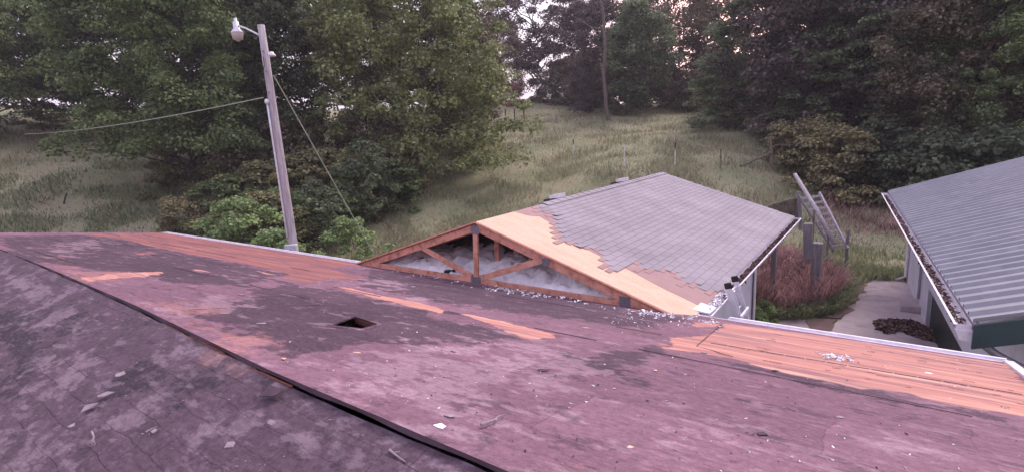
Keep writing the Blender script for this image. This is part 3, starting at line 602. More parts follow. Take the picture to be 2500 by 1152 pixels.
# heap against the dark side, dusty
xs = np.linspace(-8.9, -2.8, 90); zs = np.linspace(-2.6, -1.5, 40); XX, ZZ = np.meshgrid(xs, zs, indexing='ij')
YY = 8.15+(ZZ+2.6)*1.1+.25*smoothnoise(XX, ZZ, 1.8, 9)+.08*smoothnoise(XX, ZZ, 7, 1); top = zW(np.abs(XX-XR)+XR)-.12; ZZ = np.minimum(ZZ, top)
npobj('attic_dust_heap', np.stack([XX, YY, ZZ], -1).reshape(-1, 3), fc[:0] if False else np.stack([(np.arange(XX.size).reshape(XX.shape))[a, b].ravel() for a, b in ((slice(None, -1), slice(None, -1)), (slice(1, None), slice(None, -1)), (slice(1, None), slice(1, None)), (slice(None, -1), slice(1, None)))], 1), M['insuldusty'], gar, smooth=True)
# walls, eave, gutter
mb = MB(); mb.box(-9.2, 7.3, -5.32, -2.46, 12.66, -2.78); mb.build('wall', M['wallw'], gar)
MB().box(-2.456, 12.56, -5.3, -2.40, 12.70, -2.80).build('corner_trim', M['white'], gar)
mb = MB(); pts = [(-2.43, 12.52+.012*math.sin(z*9), z) for z in np.linspace(-5.2, -2.9, 22)]; mb.tube(pts, .011, 6); mb.build('cable', M['black'], gar)
mb = MB(); mb.box(-2.46, 7.3, -2.80, XE-.01, 16.0, -2.765); mb.build('soffit', M['wallw'], gar)
MB().box(XE-.012, Y0g+.32, -2.80, XE+.012, Y1g, -2.69).build('fascia', M['white'], gar)
gutter('gutter', (XE+.016, 7.42, -2.70), (XE+.016, Y1g+.05, -2.70), gar, .14, .1)
b_ = [c for c in gar.children if c.name.startswith('gutter')][0]
for x in (-9.0, -2.55): MB().box(x-.06, 15.7, -5.3, x+.06, 15.82, -2.8).build('porch_post', M['grey'], gar)
MB().box(-9.3, 15.84, -2.86, -2.3, 15.98, -2.72).build('porch_beam', M['grey'], gar)
mb = MB(); mb.add([(XLw, 15.9, zl-.03), (XR, 15.9, -1.53), (XE, 15.9, zW(XE)-.03)], [(0, 1, 2)]); mb.build('far_gable', M['wallw'], gar)
def clump(name, pts, m, parent=None, sz=.03, n=4, seed=1, flat_=.6):
    r_ = np.random.default_rng(seed); V = []; Fs = []; o = 0
    for p in pts:
        for k in range(n):
            c = np.array(p)+r_.normal(0, sz*.8, 3)*[1, 1, .4]; s = sz*r_.uniform(.3, 1)
            v_ = c+r_.normal(0, 1, (6, 3))*s*[1, 1, flat_]; V.append(v_)
            Fs += [(o, o+1, o+2), (o, o+2, o+3), (o+2, o+3, o+4), (o+3, o+4, o+5), (o, o+1, o+5), (o+1, o+4, o+5)]; o += 6
    return npobj(name, np.concatenate(V), np.array(Fs), m, parent)
gl = [(XE+.08+random.uniform(-.035, .035), y, -2.745+.02*random.random()) for y in np.linspace(8.3, 15.9, 520)]
o = clump('gutter_leaf_litter', gl, M['litter'], None, .03, 3, 3); tag(o, kind='stuff'); 
gl = [(XE+.08+random.uniform(-.05, .05), y, -2.71+.03*random.random()) for y in np.linspace(7.5, 8.8, 70)]
tag(clump('gutter_insulation_fluff', gl, M['insul'], None, .03, 3, 4), kind='stuff')
# plywood scrap flashing beside the eave corner
MB().hexa([(-2.24, 7.4, -2.66), (-2.0, 7.42, -2.69), (-1.98, 7.72, -2.69), (-2.22, 7.75, -2.66)], [(-2.24, 7.4, -2.64), (-2.0, 7.42, -2.67), (-1.98, 7.72, -2.67), (-2.22, 7.75, -2.64)]).build('corner_flashing', M['white'], gar)
# two roof vents on the hidden slope
for px, py in ((1350, 486), (1510, 449)):
    p = onX(px, py, -6.15); y = p.y; zb = -1.49-.3224*(XR+6.15)
    z0 = zb
    v_ = MB(); v_.hexa([(-6.36, y-.12, z0-.12), (-5.97, y-.15, z0+.0), (-5.97, y+.15, z0+.0), (-6.36, y+.12, z0-.12)], [(-6.33, y-.11, z0+.07), (-6.0, y-.14, z0+.15), (-6.0, y+.14, z0+.15), (-6.33, y+.11, z0+.07)])
    vv = v_.build('roof_vent', M['greentrim'], gar)
    MB().hexa([(-6.15, y-.15, z0+.10), (-5.92, y-.15, z0+.125), (-5.92, y+.15, z0+.125), (-6.15, y+.15, z0+.10)], [(-6.15, y-.15, z0+.17), (-5.92, y-.15, z0+.215), (-5.92, y+.15, z0+.215), (-6.15, y+.15, z0+.17)]).build('vent_hood', M['white'], vv)

# ------------------------------------------------------------------ metal building on the right
A0 = Vector((-.11, 20.8, -2.5)); A1 = Vector((.91, 8.2, -2.5)); ed = (A1-A0); ed.z = 0; LEN = ed.length; ed.normalize()
ud = Vector((-ed.y, ed.x, 0)).normalized()
if ud.x < 0: ud = -ud
barn = empty('metal_building', A0.lerp(A1, .5)+ud*4+Vector((0, 0, -2.8)), 'long white building with ribbed blue grey metal roof on the right', 'building')
K = .326
def bp_(s, t, dz=0): q = A0+ed*s+ud*t; return Vector((q.x, q.y, -2.5+K*t+dz))
prof = []; s = 0; pitch_ = .30
while s < LEN+.35:
    for ds, h_ in ((0, 0), (.20, 0), (.205, .05), (.255, .05), (.298, 0)): prof.append((s+ds, h_))
    s += pitch_
prof = [(a, b) for a, b in prof if a <= LEN+.2]
V = []; Fc = []
for a, h_ in prof:
    for t in (-.04, 5.2): q = bp_(a, t, h_); V.append(q)
for i in range(len(prof)-1): Fc.append((2*i, 2*i+1, 2*i+3, 2*i+2))
o = npobj('metal_roof', V, Fc, M['metalroof'], barn); sm = o.modifiers.new('s', 'SOLIDIFY'); sm.thickness = .004
V = [bp_(0, 5.2), bp_(LEN+.2, 5.2), bp_(LEN+.2, 10.4)-Vector((0, 0, K*10.4)), bp_(0, 10.4)-Vector((0, 0, K*10.4))]
npobj('far_roof_slope', V, [(0, 1, 2, 3)], M['metalroof'], barn)
# ridged cap trim on near rake, dark green gable fascia
e0, e1 = bp_(LEN+.2, -.04, -.012), bp_(LEN+.2, 5.2, -.012)
MB().hexa([e0-Vector((0, 0, .30)), e1-Vector((0, 0, .30)), e1-Vector((0, 0, .30))+ed*.04, e0-Vector((0, 0, .30))+ed*.04], [e0, e1, e1+ed*.04, e0+ed*.04]).build('gable_fascia', M['greentrim'], barn)
gp = [A0+ed*LEN*1.0, A0]
gutter('gutter', bp_(-.05, -.03, -.06), bp_(LEN+.1, -.03, -.06), barn, .15, .1)
q0, q1 = bp_(-.02, .0, -.03), bp_(LEN+.1, .0, -.03)
MB().hexa([q0+Vector((0, 0, -.16)), q1+Vector((0, 0, -.16)), q1+ud*.03+Vector((0, 0, -.16)), q0+ud*.03+Vector((0, 0, -.16))], [q0, q1, q1+ud*.03, q0+ud*.03]).build('fascia', M['white'], barn)
gl = [tuple(bp_(a, -.10+random.uniform(-.03, .03), -.10)) for a in np.linspace(.1, LEN, 330)]
tag(clump('gutter_debris', gl, M['litter'], None, .026, 3, 5), kind='stuff')
# walls: offset .45 from the gutter, doorways as dark openings
wo_ = .62
def wbox(mb, s0, s1, z0, z1, t0=wo_, t1=wo_+.12): 
    c = [A0+ed*s0+ud*t0, A0+ed*s1+ud*t0, A0+ed*s1+ud*t1, A0+ed*s0+ud*t1]
    mb.hexa([Vector((p.x, p.y, z0)) for p in c], [Vector((p.x, p.y, z1)) for p in c])
mb = MB()
segs = [(.2, 3.0, -5.32), (3.6, 4.8, -5.32), (4.8, 11.6, -4.32), (11.6, LEN, -5.32), (3.0, 3.6, -3.35)]
for a, b, zb in segs: wbox(mb, a, b, zb, -2.62)
mb.build('wall', M['wallw'], barn)
for a, b, zt in ((3.0, 3.6, -3.35), (4.8, 11.6, -4.32)):
    mb = MB(); wbox(mb, a, b, -5.3, zt, wo_+.07, wo_+.10); mb.build('door', M['doord'], barn)
for a, b in ((2.94, 3.0), (3.6, 3.66), (4.72, 4.8)):
    mb = MB(); wbox(mb, a, b, -5.3, -3.3, wo_-.02, wo_+.06); mb.build('door_jamb', M['white'], barn)
mb = MB(); c = [A0+ed*LEN+ud*wo_, A0+ed*LEN+ud*9.8, A0+ed*(LEN-.12)+ud*9.8, A0+ed*(LEN-.12)+ud*wo_]; mb.hexa([Vector((p.x, p.y, -5.32)) for p in c], [Vector((p.x, p.y, -2.6)) for p in c])
c = [A0+ed*.2+ud*wo_, A0+ed*.2+ud*9.8, A0+ed*.32+ud*9.8, A0+ed*.32+ud*wo_]; mb.hexa([Vector((p.x, p.y, -5.32)) for p in c], [Vector((p.x, p.y, -2.4)) for p in c]); mb.build('end_wall', M['wallw'], barn)
mb = MB(); c = [A0+ed*LEN+ud*wo_, A0+ed*LEN+ud*5.2, A0+ed*LEN+ud*9.8]; mb.slab([Vector((c[0].x, c[0].y, -2.6)), Vector((c[2].x, c[2].y, -2.6)), Vector((c[1].x, c[1].y, -.9))], .02, tuple(ed)); mb.build('gable_panel', M['wallw'], barn)
mb = MB(); dpx = A0+ed*.35+ud*.0; a = A0+ed*.6
mb.tube([a-ud*.1+Vector((0, 0, -.15)), a+ud*.2+Vector((0, 0, -.4)), a+ud*(wo_-.05)+Vector((0, 0, -.55)), a+ud*(wo_-.05)+Vector((0, 0, -2.6)), a+ud*(wo_-.3)+Vector((0, 0, -2.74))], .045, 8); mb.build('downspout', M['white'], barn, True)
mb = MB(); a = A0+ed*(LEN-.05); mb.tube([a-ud*.1+Vector((0, 0, -.16)), a+ud*.25+Vector((0, 0, -.45)), a+ud*(wo_-.05)+Vector((0, 0, -.6)), a+ud*(wo_-.05)+Vector((0, 0, -2.7))], .05, 8); mb.build('downspout', M['gal'], barn, True)
mb = MB(); e2 = bp_(LEN+.08, -.19, -.07); mb.hexa([e2-Vector((0, 0, .13))+ud*.05, e2+ud*.24-Vector((0, 0, .15)), e2+ud*.24-Vector((0, 0, .15))+ed*.05, e2-Vector((0, 0, .13))+ed*.05+ud*.05], [e2, e2+ud*.24, e2+ud*.24+ed*.05, e2+ed*.05]); mb.build('gutter_end_box', M['white'], barn)

# ------------------------------------------------------------------ utility pole with yard light
PB = Vector((-13.05, 8.35, -5.3)); pt = onY(637, 62, 8.35); pm = onY(717, 600, 8.35)
dr = (pt-pm)/(pt.z-pm.z); PB = pm+dr*(-5.3-pm.z)
pole = empty('utility_pole', PB, 'tall weathered wooden utility pole standing behind the house eave', 'utility pole')
def pp(z): return PB+dr*(z+5.3)
mb = MB(); mb.tube([pp(z) for z in np.linspace(-5.3, pt.z, 9)], list(np.linspace(.125, .092, 9)), 16); mb.build('pole_shaft', M['pole'], pole, True)
side = Vector((RT[0], RT[1], 0)).normalized(); fr = Vector((-fw[0], -fw[1], 0)).normalized()
def atp(px, py, off=.0): p = onY(px, py, 8.35); return p+fr*off
mb = MB(); z2 = -2.6; mb.tube([pp(z)-side*.10+fr*.10 for z in np.linspace(z2, 1.05, 6)], .028, 8); mb.build('conduit', M['alu'], pole, True)
MB().lathe(pp(1.05)-side*.10+fr*.10, [(0, .14), (.05, .12), (.065, .05), (.05, 0), (.0, -.01)], 12).build('weatherhead', M['alu'], pole, True)
c = pm+fr*.18+Vector((0, 0, -.08)); s2 = side*.17; f2 = fr*.07
bx = MB().hexa([c-s2-f2-Vector((0, 0, .22)), c+s2-f2-Vector((0, 0, .22)), c+s2+f2-Vector((0, 0, .22)), c-s2+f2-Vector((0, 0, .22))], [c-s2-f2+Vector((0, 0, .16)), c+s2-f2+Vector((0, 0, .16)), c+s2+f2+Vector((0, 0, .16)), c-s2+f2+Vector((0, 0, .16))]).build('meter_box', M['alu'], pole, bevel=.01)
MB().tube([c+f2+Vector((0, 0, .0)), c+f2+fr*.03], .04, 10).build('box_knob', M['gal'], bx)
L0 = onY(590, 52, 8.35)+fr*.3; zl0 = L0.z
lampc = onY(592, 84, 8.35)+fr*.3
lp = MB().lathe(lampc, [(0, .36), (.035, .355), (.045, .27), (.075, .26), (.085, .06), (.10, .05)], 20).build('lamp_housing', M['alu'], pole, True)
MB().lathe(lampc, [(.09, .07), (.155, .0), (.155, -.02), (.10, .0)], 24).build('lamp_reflector', M['white'], lp, True)
MB().lathe(lampc, [(.150, -.02), (.146, -.06), (.128, -.19), (.05, -.20), (.05, -.235), (.0, -.245)], 24).build('lamp_refractor', M['glassy'], lp, True)
aa = lampc+Vector((0, 0, .18)); bb = onY(642, 92, 8.35); mb = MB(); mb.tube([aa, aa.lerp(bb, .35)+Vector((0, 0, .03)), aa.lerp(bb, .7)+Vector((0, 0, .02)), bb], .024, 8); mb.build('lamp_arm', M['alu'], pole, True)
ic = onY(665, 134, 8.35)+fr*.05; MB().lathe(ic, [(0, .07), (.05, .06), (.07, .02), (.1, -.02), (.1, -.05), (.0, -.06)], 14).build('insulator', M['white'], pole, True)
MB().tube([ic, ic-side*.12], .015, 6).build('insulator_bracket', M['gal'], pole)
for z in (2.4, 1.9, 1.35): MB().tube([pp(z)+fr*.09, pp(z)+fr*.15], .018, 6).build('bolt', M['gal'], pole)
MB().tube([onY(640, 100, 8.3), onY(645, 160, 8.25), onY(640, 205, 8.25)+fr*.05, pp(1.1)-side*.12+fr*.1], .008, 5).build('service_lead', M['black'], pole)
def catenary(a, b, sag, n=16): return [a.lerp(b, t)+Vector((0, 0, -sag*4*t*(1-t))) for t in np.linspace(0, 1, n)]
e_ = polar(76.5, 46); e_.z += 2.2
far_end = Vector(ray(60, 328)); far_end = far_end*(44/far_end.length)
tag(MB().tube(catenary(onY(643, 239, 8.35), far_end, .2), .016, 5).build('overhead_wire', M['wire']), 'greenish overhead wire running left from the utility pole', 'wire')
gp_ = onY(668, 185, 8.35); gb = onZ(893, 585, -5.2); gb = Vector(ray(893, 585)); gb = gb*(17.5/gb.length)
tag(MB().tube([gp_, gp_+(gb-gp_)*1.12], .015, 5).build('guy_wire', M['wire']), 'taut guy wire slanting from the pole down to the right', 'wire')

# ------------------------------------------------------------------ aluminium ladder
def ladder_alu():
    t1, t2 = onX(1773, 702, -1.93), onX(1797, 680, -1.93)
    mid = (t1+t2)/2; half = .21
    tops = [Vector((-1.93, mid.y-half, -2.42)), Vector((-1.93, mid.y+half, -2.42))]
    root = empty('ladder', (-1.1, mid.y, -5.27), 'aluminium extension ladder with black tips leaning on the garage gutter', 'ladder')
    dv = Vector((.80, 0, -2.85))
    for k, t in enumerate(tops):
        for off, nm in ((0, 'rail'), (.05, 'inner_rail')):
            q = t+Vector((off, (.04 if k == 0 else -.04) if off else 0, -.12 if off else 0)); MB().bar(q, q+dv*(1 if not off else .98), .03, .085, (1, 0, .28)).build(nm, M['alu'], root, bevel=.004)
        MB().bar(t-dv.normalized()*.02, t+dv.normalized()*.07, .05, .105, (1, 0, .28)).build('end_cap', M['black'], root, bevel=.008)
        MB().tube([t+Vector((-.0, 0, .0))+Vector((.052, 0, .01)), t+Vector((.07, 0, .015))], .015, 8).build('cap_bolt', M['alu'], root)
    for i in range(9):
        p = tops[0]+dv*((i+.42)/9.6); q = tops[1]+dv*((i+.42)/9.6); MB().tube([p, q], .017, 8).build('rung', M['alu'], root, True)
    p = tops[0]+dv*.17+Vector((.07, -.03, 0)); q = tops[1]+dv*.17+Vector((.07, .03, 0)); MB().bar(p, q, .03, .05).build('guide_bracket', M['white'], root)
ladder_alu()

# ------------------------------------------------------------------ things between the buildings
def post_obj(px, py_top, Y, w_, label, cat, m, name='wooden_post', lean=0, zb=None, group=None):
    t = onY(px, py_top, Y); zb = zb if zb is not None else gz(t.x, Y); base = Vector((t.x+lean, Y, zb-.1))
    mb = MB(); mb.bar(base, t, w_, w_, (0, 1, 0)); o = mb.build(name, m, None, bevel=min(.02, w_*.15)); return tag(o, label, cat, group)
post_obj(1997, 592, 16.3, .24, 'thick grey weathered post rising from the dry brush, nearer of two', 'post', M['grey'])
post_obj(1973, 545, 18.3, .24, 'thick grey weathered post behind the nearer one beside the brush', 'post', M['grey'], lean=.1)
post_obj(1988, 512, 20.5, .07, 'thin dark stake behind the two thick grey posts', 'post', M['mossy'])
post_obj(2023, 560, 20.6, .07, 'short thin stake under the foot of the leaning pale pole', 'post', M['grey'])
post_obj(2071, 560, 20.9, .09, 'grey stake at the foot of the wooden ladder', 'post', M['grey'])
a, b = onY(1940, 425, 21.6), onY(2038, 595, 20.4)
tag(MB().tube([a, a.lerp(b, .5)+Vector((.03, 0, 0)), b], [.062, .075, .07], 10).build('leaning_pole', M['pole'], smooth=True), 'pale round pole propped at a slant across the wooden ladder', 'pole')
wl = empty('wooden_ladder', onY(2050, 610, 20.8), 'mossy old wooden ladder leaning behind the pale pole', 'ladder')
la, lb = onY(1950, 478, 22.3), onY(2035, 612, 20.8); ra, rb = onY(2000, 470, 22.3), onY(2070, 606, 20.8)
MB().bar(la, lb, .06, .09).build('rail', M['grey'], wl); MB().bar(ra, rb, .06, .09).build('rail', M['pole'], wl)
for i in range(9):
    t = (i+.6)/9.2; MB().bar(la.lerp(lb, t), ra.lerp(rb, t), .09, .07).build('rung', M['pole'], wl)
# old board fence stub left of the ladder
fs_ = empty('board_fence', onY(1910, 520, 22.5), 'sagging dark board fence stub behind the garage corner', 'fence')
MB().bar(onY(1868, 506, 22), onY(1944, 484, 23), .04, .05).build('rail', M['mossy'], fs_)
for i in range(7):
    t = i/6; a = onY(1868, 506, 22).lerp(onY(1944, 484, 23), t); MB().box(a.x-.1, a.y-.01, a.z-.85, a.x+.1, a.y+.015, a.z-.02).build('board', M['mossy'], fs_)
MB().bar(onY(1950, 468, 22.5), onY(1955, 560, 22.5), .12, .12, (0, 1, 0)).build('post', M['grey'], fs_)
# splash block, litter patch
bl = onZ(2228, 745, -5.2); mb = MB(); mb.hexa([(bl.x-.28, bl.y-.45, -5.27), (bl.x+.2, bl.y-.45, -5.27), (bl.x+.2, bl.y+.4, -5.27), (bl.x-.28, bl.y+.4, -5.27)], [(bl.x-.25, bl.y-.42, -5.12), (bl.x+.2, bl.y-.42, -5.08), (bl.x+.2, bl.y+.37, -5.08), (bl.x-.25, bl.y+.37, -5.12)])
tag(mb.build('step_block', M['conc'], bevel=.015), 'low grey concrete step block by the white building door', 'step')
pts = []
P = [onZ(*p, -5.26) for p in ((2140, 788), (2170, 782), (2225, 785), (2260, 800), (2290, 815), (2290, 835), (2230, 818), (2190, 800), (2175, 812), (2150, 805))]
pa = np.array([[p.x, p.y] for p in P]); lo_ = pa.min(0); hi_ = pa.max(0)
cand = rng.uniform(lo_, hi_, (2600, 2)); 
def inpoly(c, P):
    ins = np.zeros(len(c), bool)
    for i in range(len(P)):
        x0, y0 = P[i]; x1, y1 = P[(i+1) % len(P)]; ins ^= ((y0 > c[:, 1]) != (y1 > c[:, 1])) & (c[:, 0] < (x1-x0)*(c[:, 1]-y0)/(y1-y0+1e-9)+x0)
    return ins
cand = cand[inpoly(cand+.0, pa)]
tag(clump('leaf_litter', [(x, y, -5.25) for x, y in cand], M['litter'], None, .05, 3, 9), kind='stuff')

# ------------------------------------------------------------------ debris on the roof
def on1(px, py, dz=.01): p = onP1(px, py); return Vector((p.x, p.y, p.z+dz))
def on2(px, py, dz=.01): p = onP2(px, py); return Vector((p.x, p.y, p.z-.03+dz))
def chip(px, py, size, label, m, fn=on1, asp=.4, ang=0., th=.003, name='wood_chip', cat='chip', group=None):
    size *= (.66 if fn is on1 else .85); p = fn(px, py, .004 if fn is on1 else -.002); r_ = random.Random(int(px*13+py)); n_ = 5; V = []; asp = min(.9, asp*1.25); ang = ang+r_.uniform(-.9, .9); rv = [r_.uniform(.5, 1.25) for _ in range(n_)]
    for z in (0, th):
        for k in range(n_):
            a = 2*math.pi*k/n_+.3*math.sin(k*5+px); rr = size*.5*rv[k]; x = rr*math.cos(a); y = rr*asp*math.sin(a); V.append((p.x+x*math.cos(ang)-y*math.sin(ang), p.y+x*math.sin(ang)+y*math.cos(ang), p.z+z+.003*(k == 1)-.25*(x*math.sin(ang)+y*math.cos(ang))*(1 if fn is on1 else -1)))
    o = npobj(name, V, [tuple(range(n_))[::-1], tuple(range(n_, 2*n_))]+[(i, (i+1) % n_, n_+(i+1) % n_, n_+i) for i in range(n_)], m); return tag(o, label, cat, group)
chips = [(872, 862, .13, 'orange wood splinter lying on felt below the vent hole', M['ply'], .3, .1),
 (1538, 1094, .07, 'pale wood chip near the lower right of the felt slope', M['ply'], .6, .2),
 (692, 877, .07, 'small pale chip beside the ridge slot', M['ply'], .6, .4),
 (1720, 861, .12, 'pale pinkish chip at the edge of the orange boards', M['scrap'], .5, .2),
 (1622, 832, .12, 'grey pink scrap just left of the orange boards', M['scrap'], .5, .1),
 (1078, 1042, .1, 'crumpled white scrap left of the forked twig', M['insul'], .8, .2),
 (1098, 1016, .17, 'dusty grey torn shingle scrap above the forked twig', M['scrap'], .3, -.2),
 (1600, 905, .05, 'small tan pebble like chip on the right of the felt', M['ply'], .8, .2),
 (1110, 858, .14, 'pale wood sliver below the long orange strip', M['scrap'], .2, .2),
 (2266, 911, .12, 'white paper scrap on the orange boards at right', M['insul'], .5, .0)]
for x, y, s, lb_, m, asp, an in chips: chip(x, y, s, lb_, m, on1, asp, an)
more = [(955, 742, .16, 'flat grey shingle scrap above the first orange strip end', M['scrap'], .6, .4), (1010, 700, .2, 'pale dusty shingle scrap near the truss left part', M['scrap'], .5, .1), (770, 745, .12, 'small dark felt scrap left of the vent hole', M['darkfelt'], .6, .3),
 (1430, 800, .12, 'pale broken sliver right of the second orange strip', M['ply'], .2, .1), (1480, 776, .14, 'thin wood splinter in front of the right gusset plate', M['ply'], .15, .0), (1330, 905, .13, 'dark felt scrap in the centre right of the slope', M['darkfelt'], .6, .6),
 (1890, 905, .1, 'dark chip below the orange boards at right', M['darkfelt'], .4, .1), (2215, 858, .1, 'red brown sliver on the orange boards', M['red'], .25, .0), (2050, 1020, .1, 'small grey scrap on the right of the felt slope', M['scrap'], .5, .7), (1860, 1060, .09, 'curled dark chip low on the right of the felt slope', M['darkfelt'], .5, 1.0),
 (640, 790, .14, 'grey scrap between ridge slot and vent hole', M['scrap'], .4, .2), (590, 720, .12, 'small pale scrap high on the left of the slope', M['scrap'], .5, .0)]
for x, y, s, lb_, m, asp, an in more: chip(x, y, s*1.2, lb_, m, on1, asp, an, .003, 'roof_scrap', 'scrap')
sc2 = [(292, 903, .10, 'pale curled shingle tab left on the near slope, upper', .6), (215, 980, .10, 'large pale curled shingle tab on the near slope', .7), (255, 950, .10, 'pale square shingle tab beside the larger curled tab', .4),
 (172, 1027, .05, 'small grey tab low on the near slope at left', .6), (372, 1040, .06, 'thin pale tab with a stick across it on the near slope', .5), (660, 1018, .09, 'bright pinkish worn shingle tab below the ridge', .35),
 (878, 1058, .08, 'pale curled scrap near the ridge at lower middle', .7), (560, 1070, .08, 'whitish worn tab in the middle of the near slope', .6), (1012, 1140, .05, 'little whitish scrap at the bottom near the ridge', .5)]
for x, y, s, lb_, asp in sc2: chip(x, y, s, lb_, M['scrap'], on2, asp, .6, .005, 'shingle_scrap', 'scrap')
def twig(pts, label, fn, r_=.006, br=None):
    ps = [fn(x, y, .018) for x, y in pts]; mb = MB(); mb.tube(ps, list(np.linspace(r_, r_*.5, len(ps))), 6)
    if br: mb.tube([fn(x, y, .02) for x, y in br], r_*.6, 5)
    tag(mb.build('twig', M['barkpale'] if 0 else M['scrap']), label, 'twig')
twig([(1175, 1045), (1192, 1040), (1210, 1032), (1215, 1026), (1233, 1020)], 'forked pale twig lying on the felt at bottom centre', on1, .008, [(1211, 1031), (1212, 1037)])
twig([(223, 1048), (228, 1060), (226, 1068), (232, 1078)], 'small bent pale twig on the near slope at lower left', on2, .005, [(227, 1062), (222, 1075)])
twig([(950, 1090), (962, 1100), (975, 1110), (990, 1120)], 'pale twig with frayed end near the bottom of the ridge', on2, .005, [(960, 1098), (975, 1096)])
twig([(355, 1048), (370, 1040), (380, 1036)], 'short straight twig across a pale tab on the near slope', on2, .004)
twig([(462, 760), (500, 758), (555, 755)], 'long dark thin splinter beside the ridge in the left part', on1, .005)
# insulation tufts and fine litter: uncountable
pts = []
for (x0, y0), (x1, y1), n_, sp_ in (((1195, 703), (1335, 722), 190, 5), ((1030, 672), (1195, 703), 30, 3), ((1335, 722), (1560, 765), 60, 4), ((1570, 762), (1640, 768), 90, 4), ((1640, 768), (1760, 790), 60, 5), ((1990, 862), (2060, 876), 16, 3), ((2015, 868), (2085, 880), 60, 3), ((930, 655), (1195, 700), 14, 3)):
    for k in range(int(n_*.42)):
        t = random.random(); p = on1(x0+(x1-x0)*t+random.gauss(0, 3), y0+(y1-y0)*t+random.gauss(0, sp_)*.7+2, .015)
        if p.x < 1.05: pts.append(p)
tag(clump('insulation_tufts', pts, M['insul'], None, .017, 3, 12, .5), kind='stuff')
def litter(name, n_, m, sz, seed, region, fn, k=1):
    r_ = random.Random(seed); pts = []
    while len(pts) < n_:
        x = r_.uniform(region[0], region[2]); y = r_.uniform(region[1], region[3]); p = fn(x, y, .006)
        if fn is on1 and (p.y < float(yr(p.x))+.05 or p.y > 7.1 or p.x > 1 or p.x < -16 or (hx0-.05 < p.x < hx1+.05 and hy0-.05 < p.y < hy1+.05)): continue
        if fn is on2 and (p.y > float(yr(p.x))-.06): continue
        pts.append(p)
    tag(clump(name, pts, m, None, sz, k, seed, .4), kind='stuff')
litter('white_litter', 70, M['insul'], .008, 5, (700, 640, 1700, 1000), on1)
litter('white_litter', 60, M['insul'], .007, 6, (1650, 780, 2500, 1152), on1)
litter('dark_litter', 150, M['darkfelt'], .006, 7, (600, 700, 2500, 1152), on1)
litter('chip_litter', 110, M['scrap'], .006, 8, (700, 820, 1900, 1152), on1)
litter('pale_grit', 130, M['scrap'], .004, 9, (0, 640, 1200, 1152), on2)
litter('pale_grit', 90, M['insul'], .013, 19, (1480, 755, 1760, 800), on1)
# wooden shreds along exposed boards
mb = MB()
for k in range(46):
    x = random.uniform(1780, 2500); y = 790+(x-1780)*.145+random.uniform(5, 95); p = on1(x, y, .014)
    if p.x > 1.0 or p.y > 7.15: continue
    mb.bar(p-Vector((0, 0, .004)), p+Vector((random.uniform(.03, .1), random.uniform(-.01, .01), -.004)), .005, .003)
tag(mb.build('splinters', M['red']), kind='stuff')
# cable coil and black box in the open attic
def coil():
    c = onY(1026, 645, 7.25); mb = MB(); pts = []
    for k in range(46):
        a = k*.3; pts.append(c+Vector((.17*math.cos(a)*(1+.1*math.sin(k*.7)), .10*math.sin(a), .11*math.sin(a)+.01*math.sin(k))))
    mb.tube(pts, .006, 5); mb.tube([c+Vector((-.1, 0, .1)), c+Vector((-.35, .1, .0)), c+Vector((-.6, .1, -.02))], .006, 5); return mb.build('cable_coil', M['black'])
tag(coil(), 'thin black cable coil lying on the white insulation in the open gable', 'cable')
c = onY(1094, 664, 7.1)
mb = MB(); mb.lathe(c+Vector((0, 0, -.04)), [(0, -.0), (.07, .0), (.085, .04), (.07, .075), (0, .08)], 12); mb.bar(c+Vector((.05, 0, .0)), c+Vector((.17, 0, .06)), .03, .05)
tag(mb.build('electrical_box', M['black']), 'small black electrical fitting on the insulation behind the bottom chord', 'fitting')
# ------------------------------------------------------------------ trees
def leaves(centers, radii, per, size, seed, flat_=.6, droop=.35, up=.5):
    """many small leaf faces on the shells of foliage sprays"""
    r_ = np.random.default_rng(seed); C = np.repeat(centers, per, axis=0); Rr = np.repeat(radii, per)
    n = len(C); d = r_.normal(0, 1, (n, 3)); d /= np.linalg.norm(d, axis=1)[:, None]
    d[:, 2] = np.where((d[:, 2] < 0) & (r_.random(n) < .65), -d[:, 2], d[:, 2])
    rr = Rr*r_.uniform(.25, 1.05, n)**.6
    P = C+d*rr[:, None]*np.array([1, 1, flat_]); P[:, 2] -= droop*((d[:, 0]**2+d[:, 1]**2))*Rr*.6
    nn = d*np.array([.8, .8, .8])+r_.normal(0, .55, (n, 3))+np.array([0, 0, up]); nn /= np.linalg.norm(nn, axis=1)[:, None]
    t = np.cross(nn, r_.normal(0, 1, (n, 3))); t /= np.linalg.norm(t, axis=1)[:, None]+1e-9; b = np.cross(nn, t)
    L = size*r_.uniform(.6, 1.35, n)[:, None]; W_ = L*.42
    V = np.stack([P-t*L*.5, P+b*W_-t*L*.05+nn*L*.06, P+t*L*.55-nn*L*.12, P-b*W_-t*L*.05+nn*L*.06], 1).reshape(-1, 3)
    return V, np.arange(4*n).reshape(n, 4)
